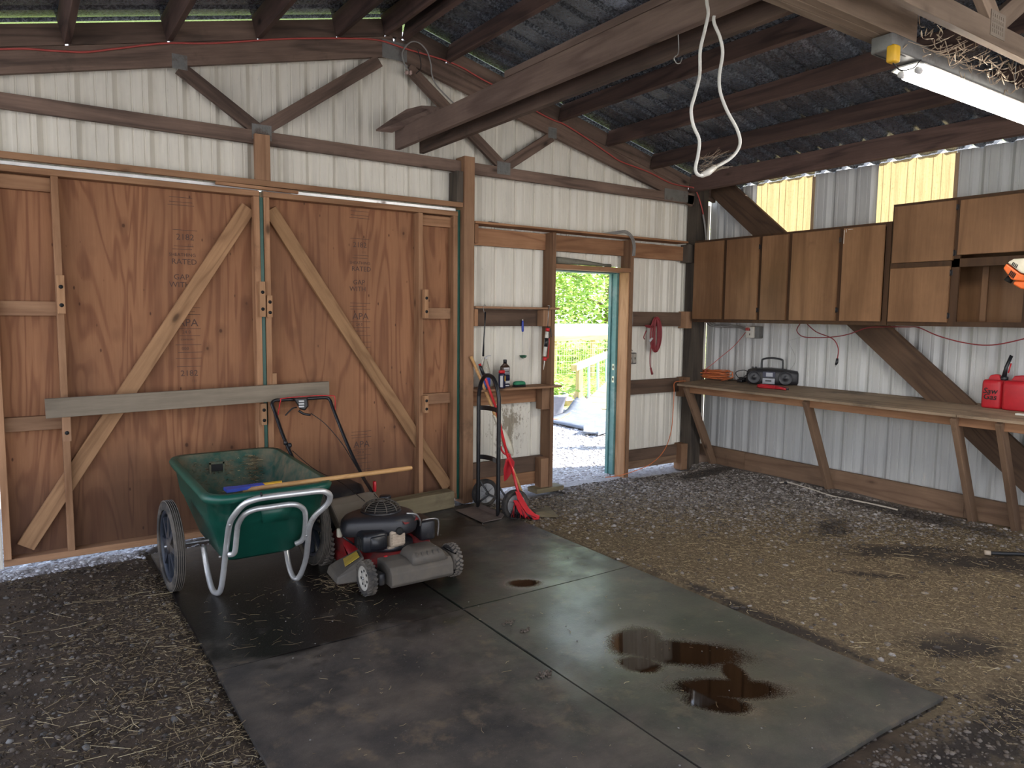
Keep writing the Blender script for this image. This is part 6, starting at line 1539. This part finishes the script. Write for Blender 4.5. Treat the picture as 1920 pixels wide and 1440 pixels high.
for k in range(4):
    q = MB(); s_ = STONES[k % 6]; c = atz(1058+k*26, 760-(k % 2)*8, .05)+Vector((.5, .6, 0)); r_ = rnd.uniform(.10, .17); q.add([Vector(v)*r_+c for v in s_[0]], s_[1], M_pinkrock); tag(q.build('landscape_rock'), ('pink landscape rock nearest the gray plant tub', 'pink landscape rock just right of the rail post', 'pink landscape rock seen between the blue balusters', 'pink landscape rock nearest the teal jamb')[k], 'rock', 'pink landscape rocks')
def tree(label, cx, cy, h0_, h1_, R, n, lean_=0):
    t = root('tree', label, 'tree', (cx, cy, 0)); q = MB(); q.tube([(cx, cy, -.1), (cx+.1, cy, h0_), (cx, cy, h1_*.8)], [.22, .16, .05], M_bark, 10)
    for k in range(9):
        a = k*.7; z0_ = h0_*.6+(h1_-h0_)*k/14; q.tube([(cx, cy, z0_), (cx+R*.45*math.cos(a), cy+R*.45*math.sin(a), z0_+.7), (cx+R*.8*math.cos(a), cy+R*.8*math.sin(a), z0_+.9)], [.06, .04, .012], M_bark, 6)
    q.build('trunk', t)
    u = R8.normal(0, 1, (n, 3)); u /= np.linalg.norm(u, axis=1)[:, None]; rr = R8.uniform(.45, 1, n)**.6
    P = u*rr[:, None]*np.array([R, R, (h1_-h0_)/2]); P[:, 2] += (h0_+h1_)/2; P[:, 0] += cx; P[:, 1] += cy
    P[:, :2] += R8.normal(0, .25, (n, 2)); s_ = R8.uniform(.09, .22, n)
    tone = np.clip(R8.uniform(0, 1, n)*.7+.3*np.sin(P[:, 0]*2.1+P[:, 2]*1.7), 0, 1)
    scatter('crown', LEAFT, P, np.stack([s_, s_, s_], 1), R8.uniform(0, 6.3, n), R8.uniform(-1.4, 1.4, n), tone, M_leaf, parent=t)
tree('leafy tree behind the fence filling the left of the doorway', 14.6, 20.5, .3, 8.5, 3.6, 15000)
tree('leafy tree behind the fence filling the right of the doorway', 19.2, 21.5, .3, 8.5, 3.8, 15000)
tree('taller tree farther back between the two nearer ones', 19.0, 27.5, .3, 11, 5.5, 14000)
tree('pale leafy tree at the left end of the fence', 11.5, 25.5, .3, 10, 4.5, 11000)
n = 9000; P = np.stack([R8.uniform(7, 22, n), R8.uniform(10.3, 17, n), np.zeros(n)], 1); P[:, 2] = -.03+np.clip((P[:, 1]-9.5)*.02, 0, .5)
P = np.concatenate([P]); scatter('grass', STEMS, P, np.stack([R8.uniform(.06, .16, n), np.full(n, .012), np.full(n, .012)], 1), R8.uniform(0, 6.3, n), R8.uniform(-.5, .5, n), R8.uniform(0, 1, n), M_grass, 'sunlit lawn grass behind the ramp', 'grass')
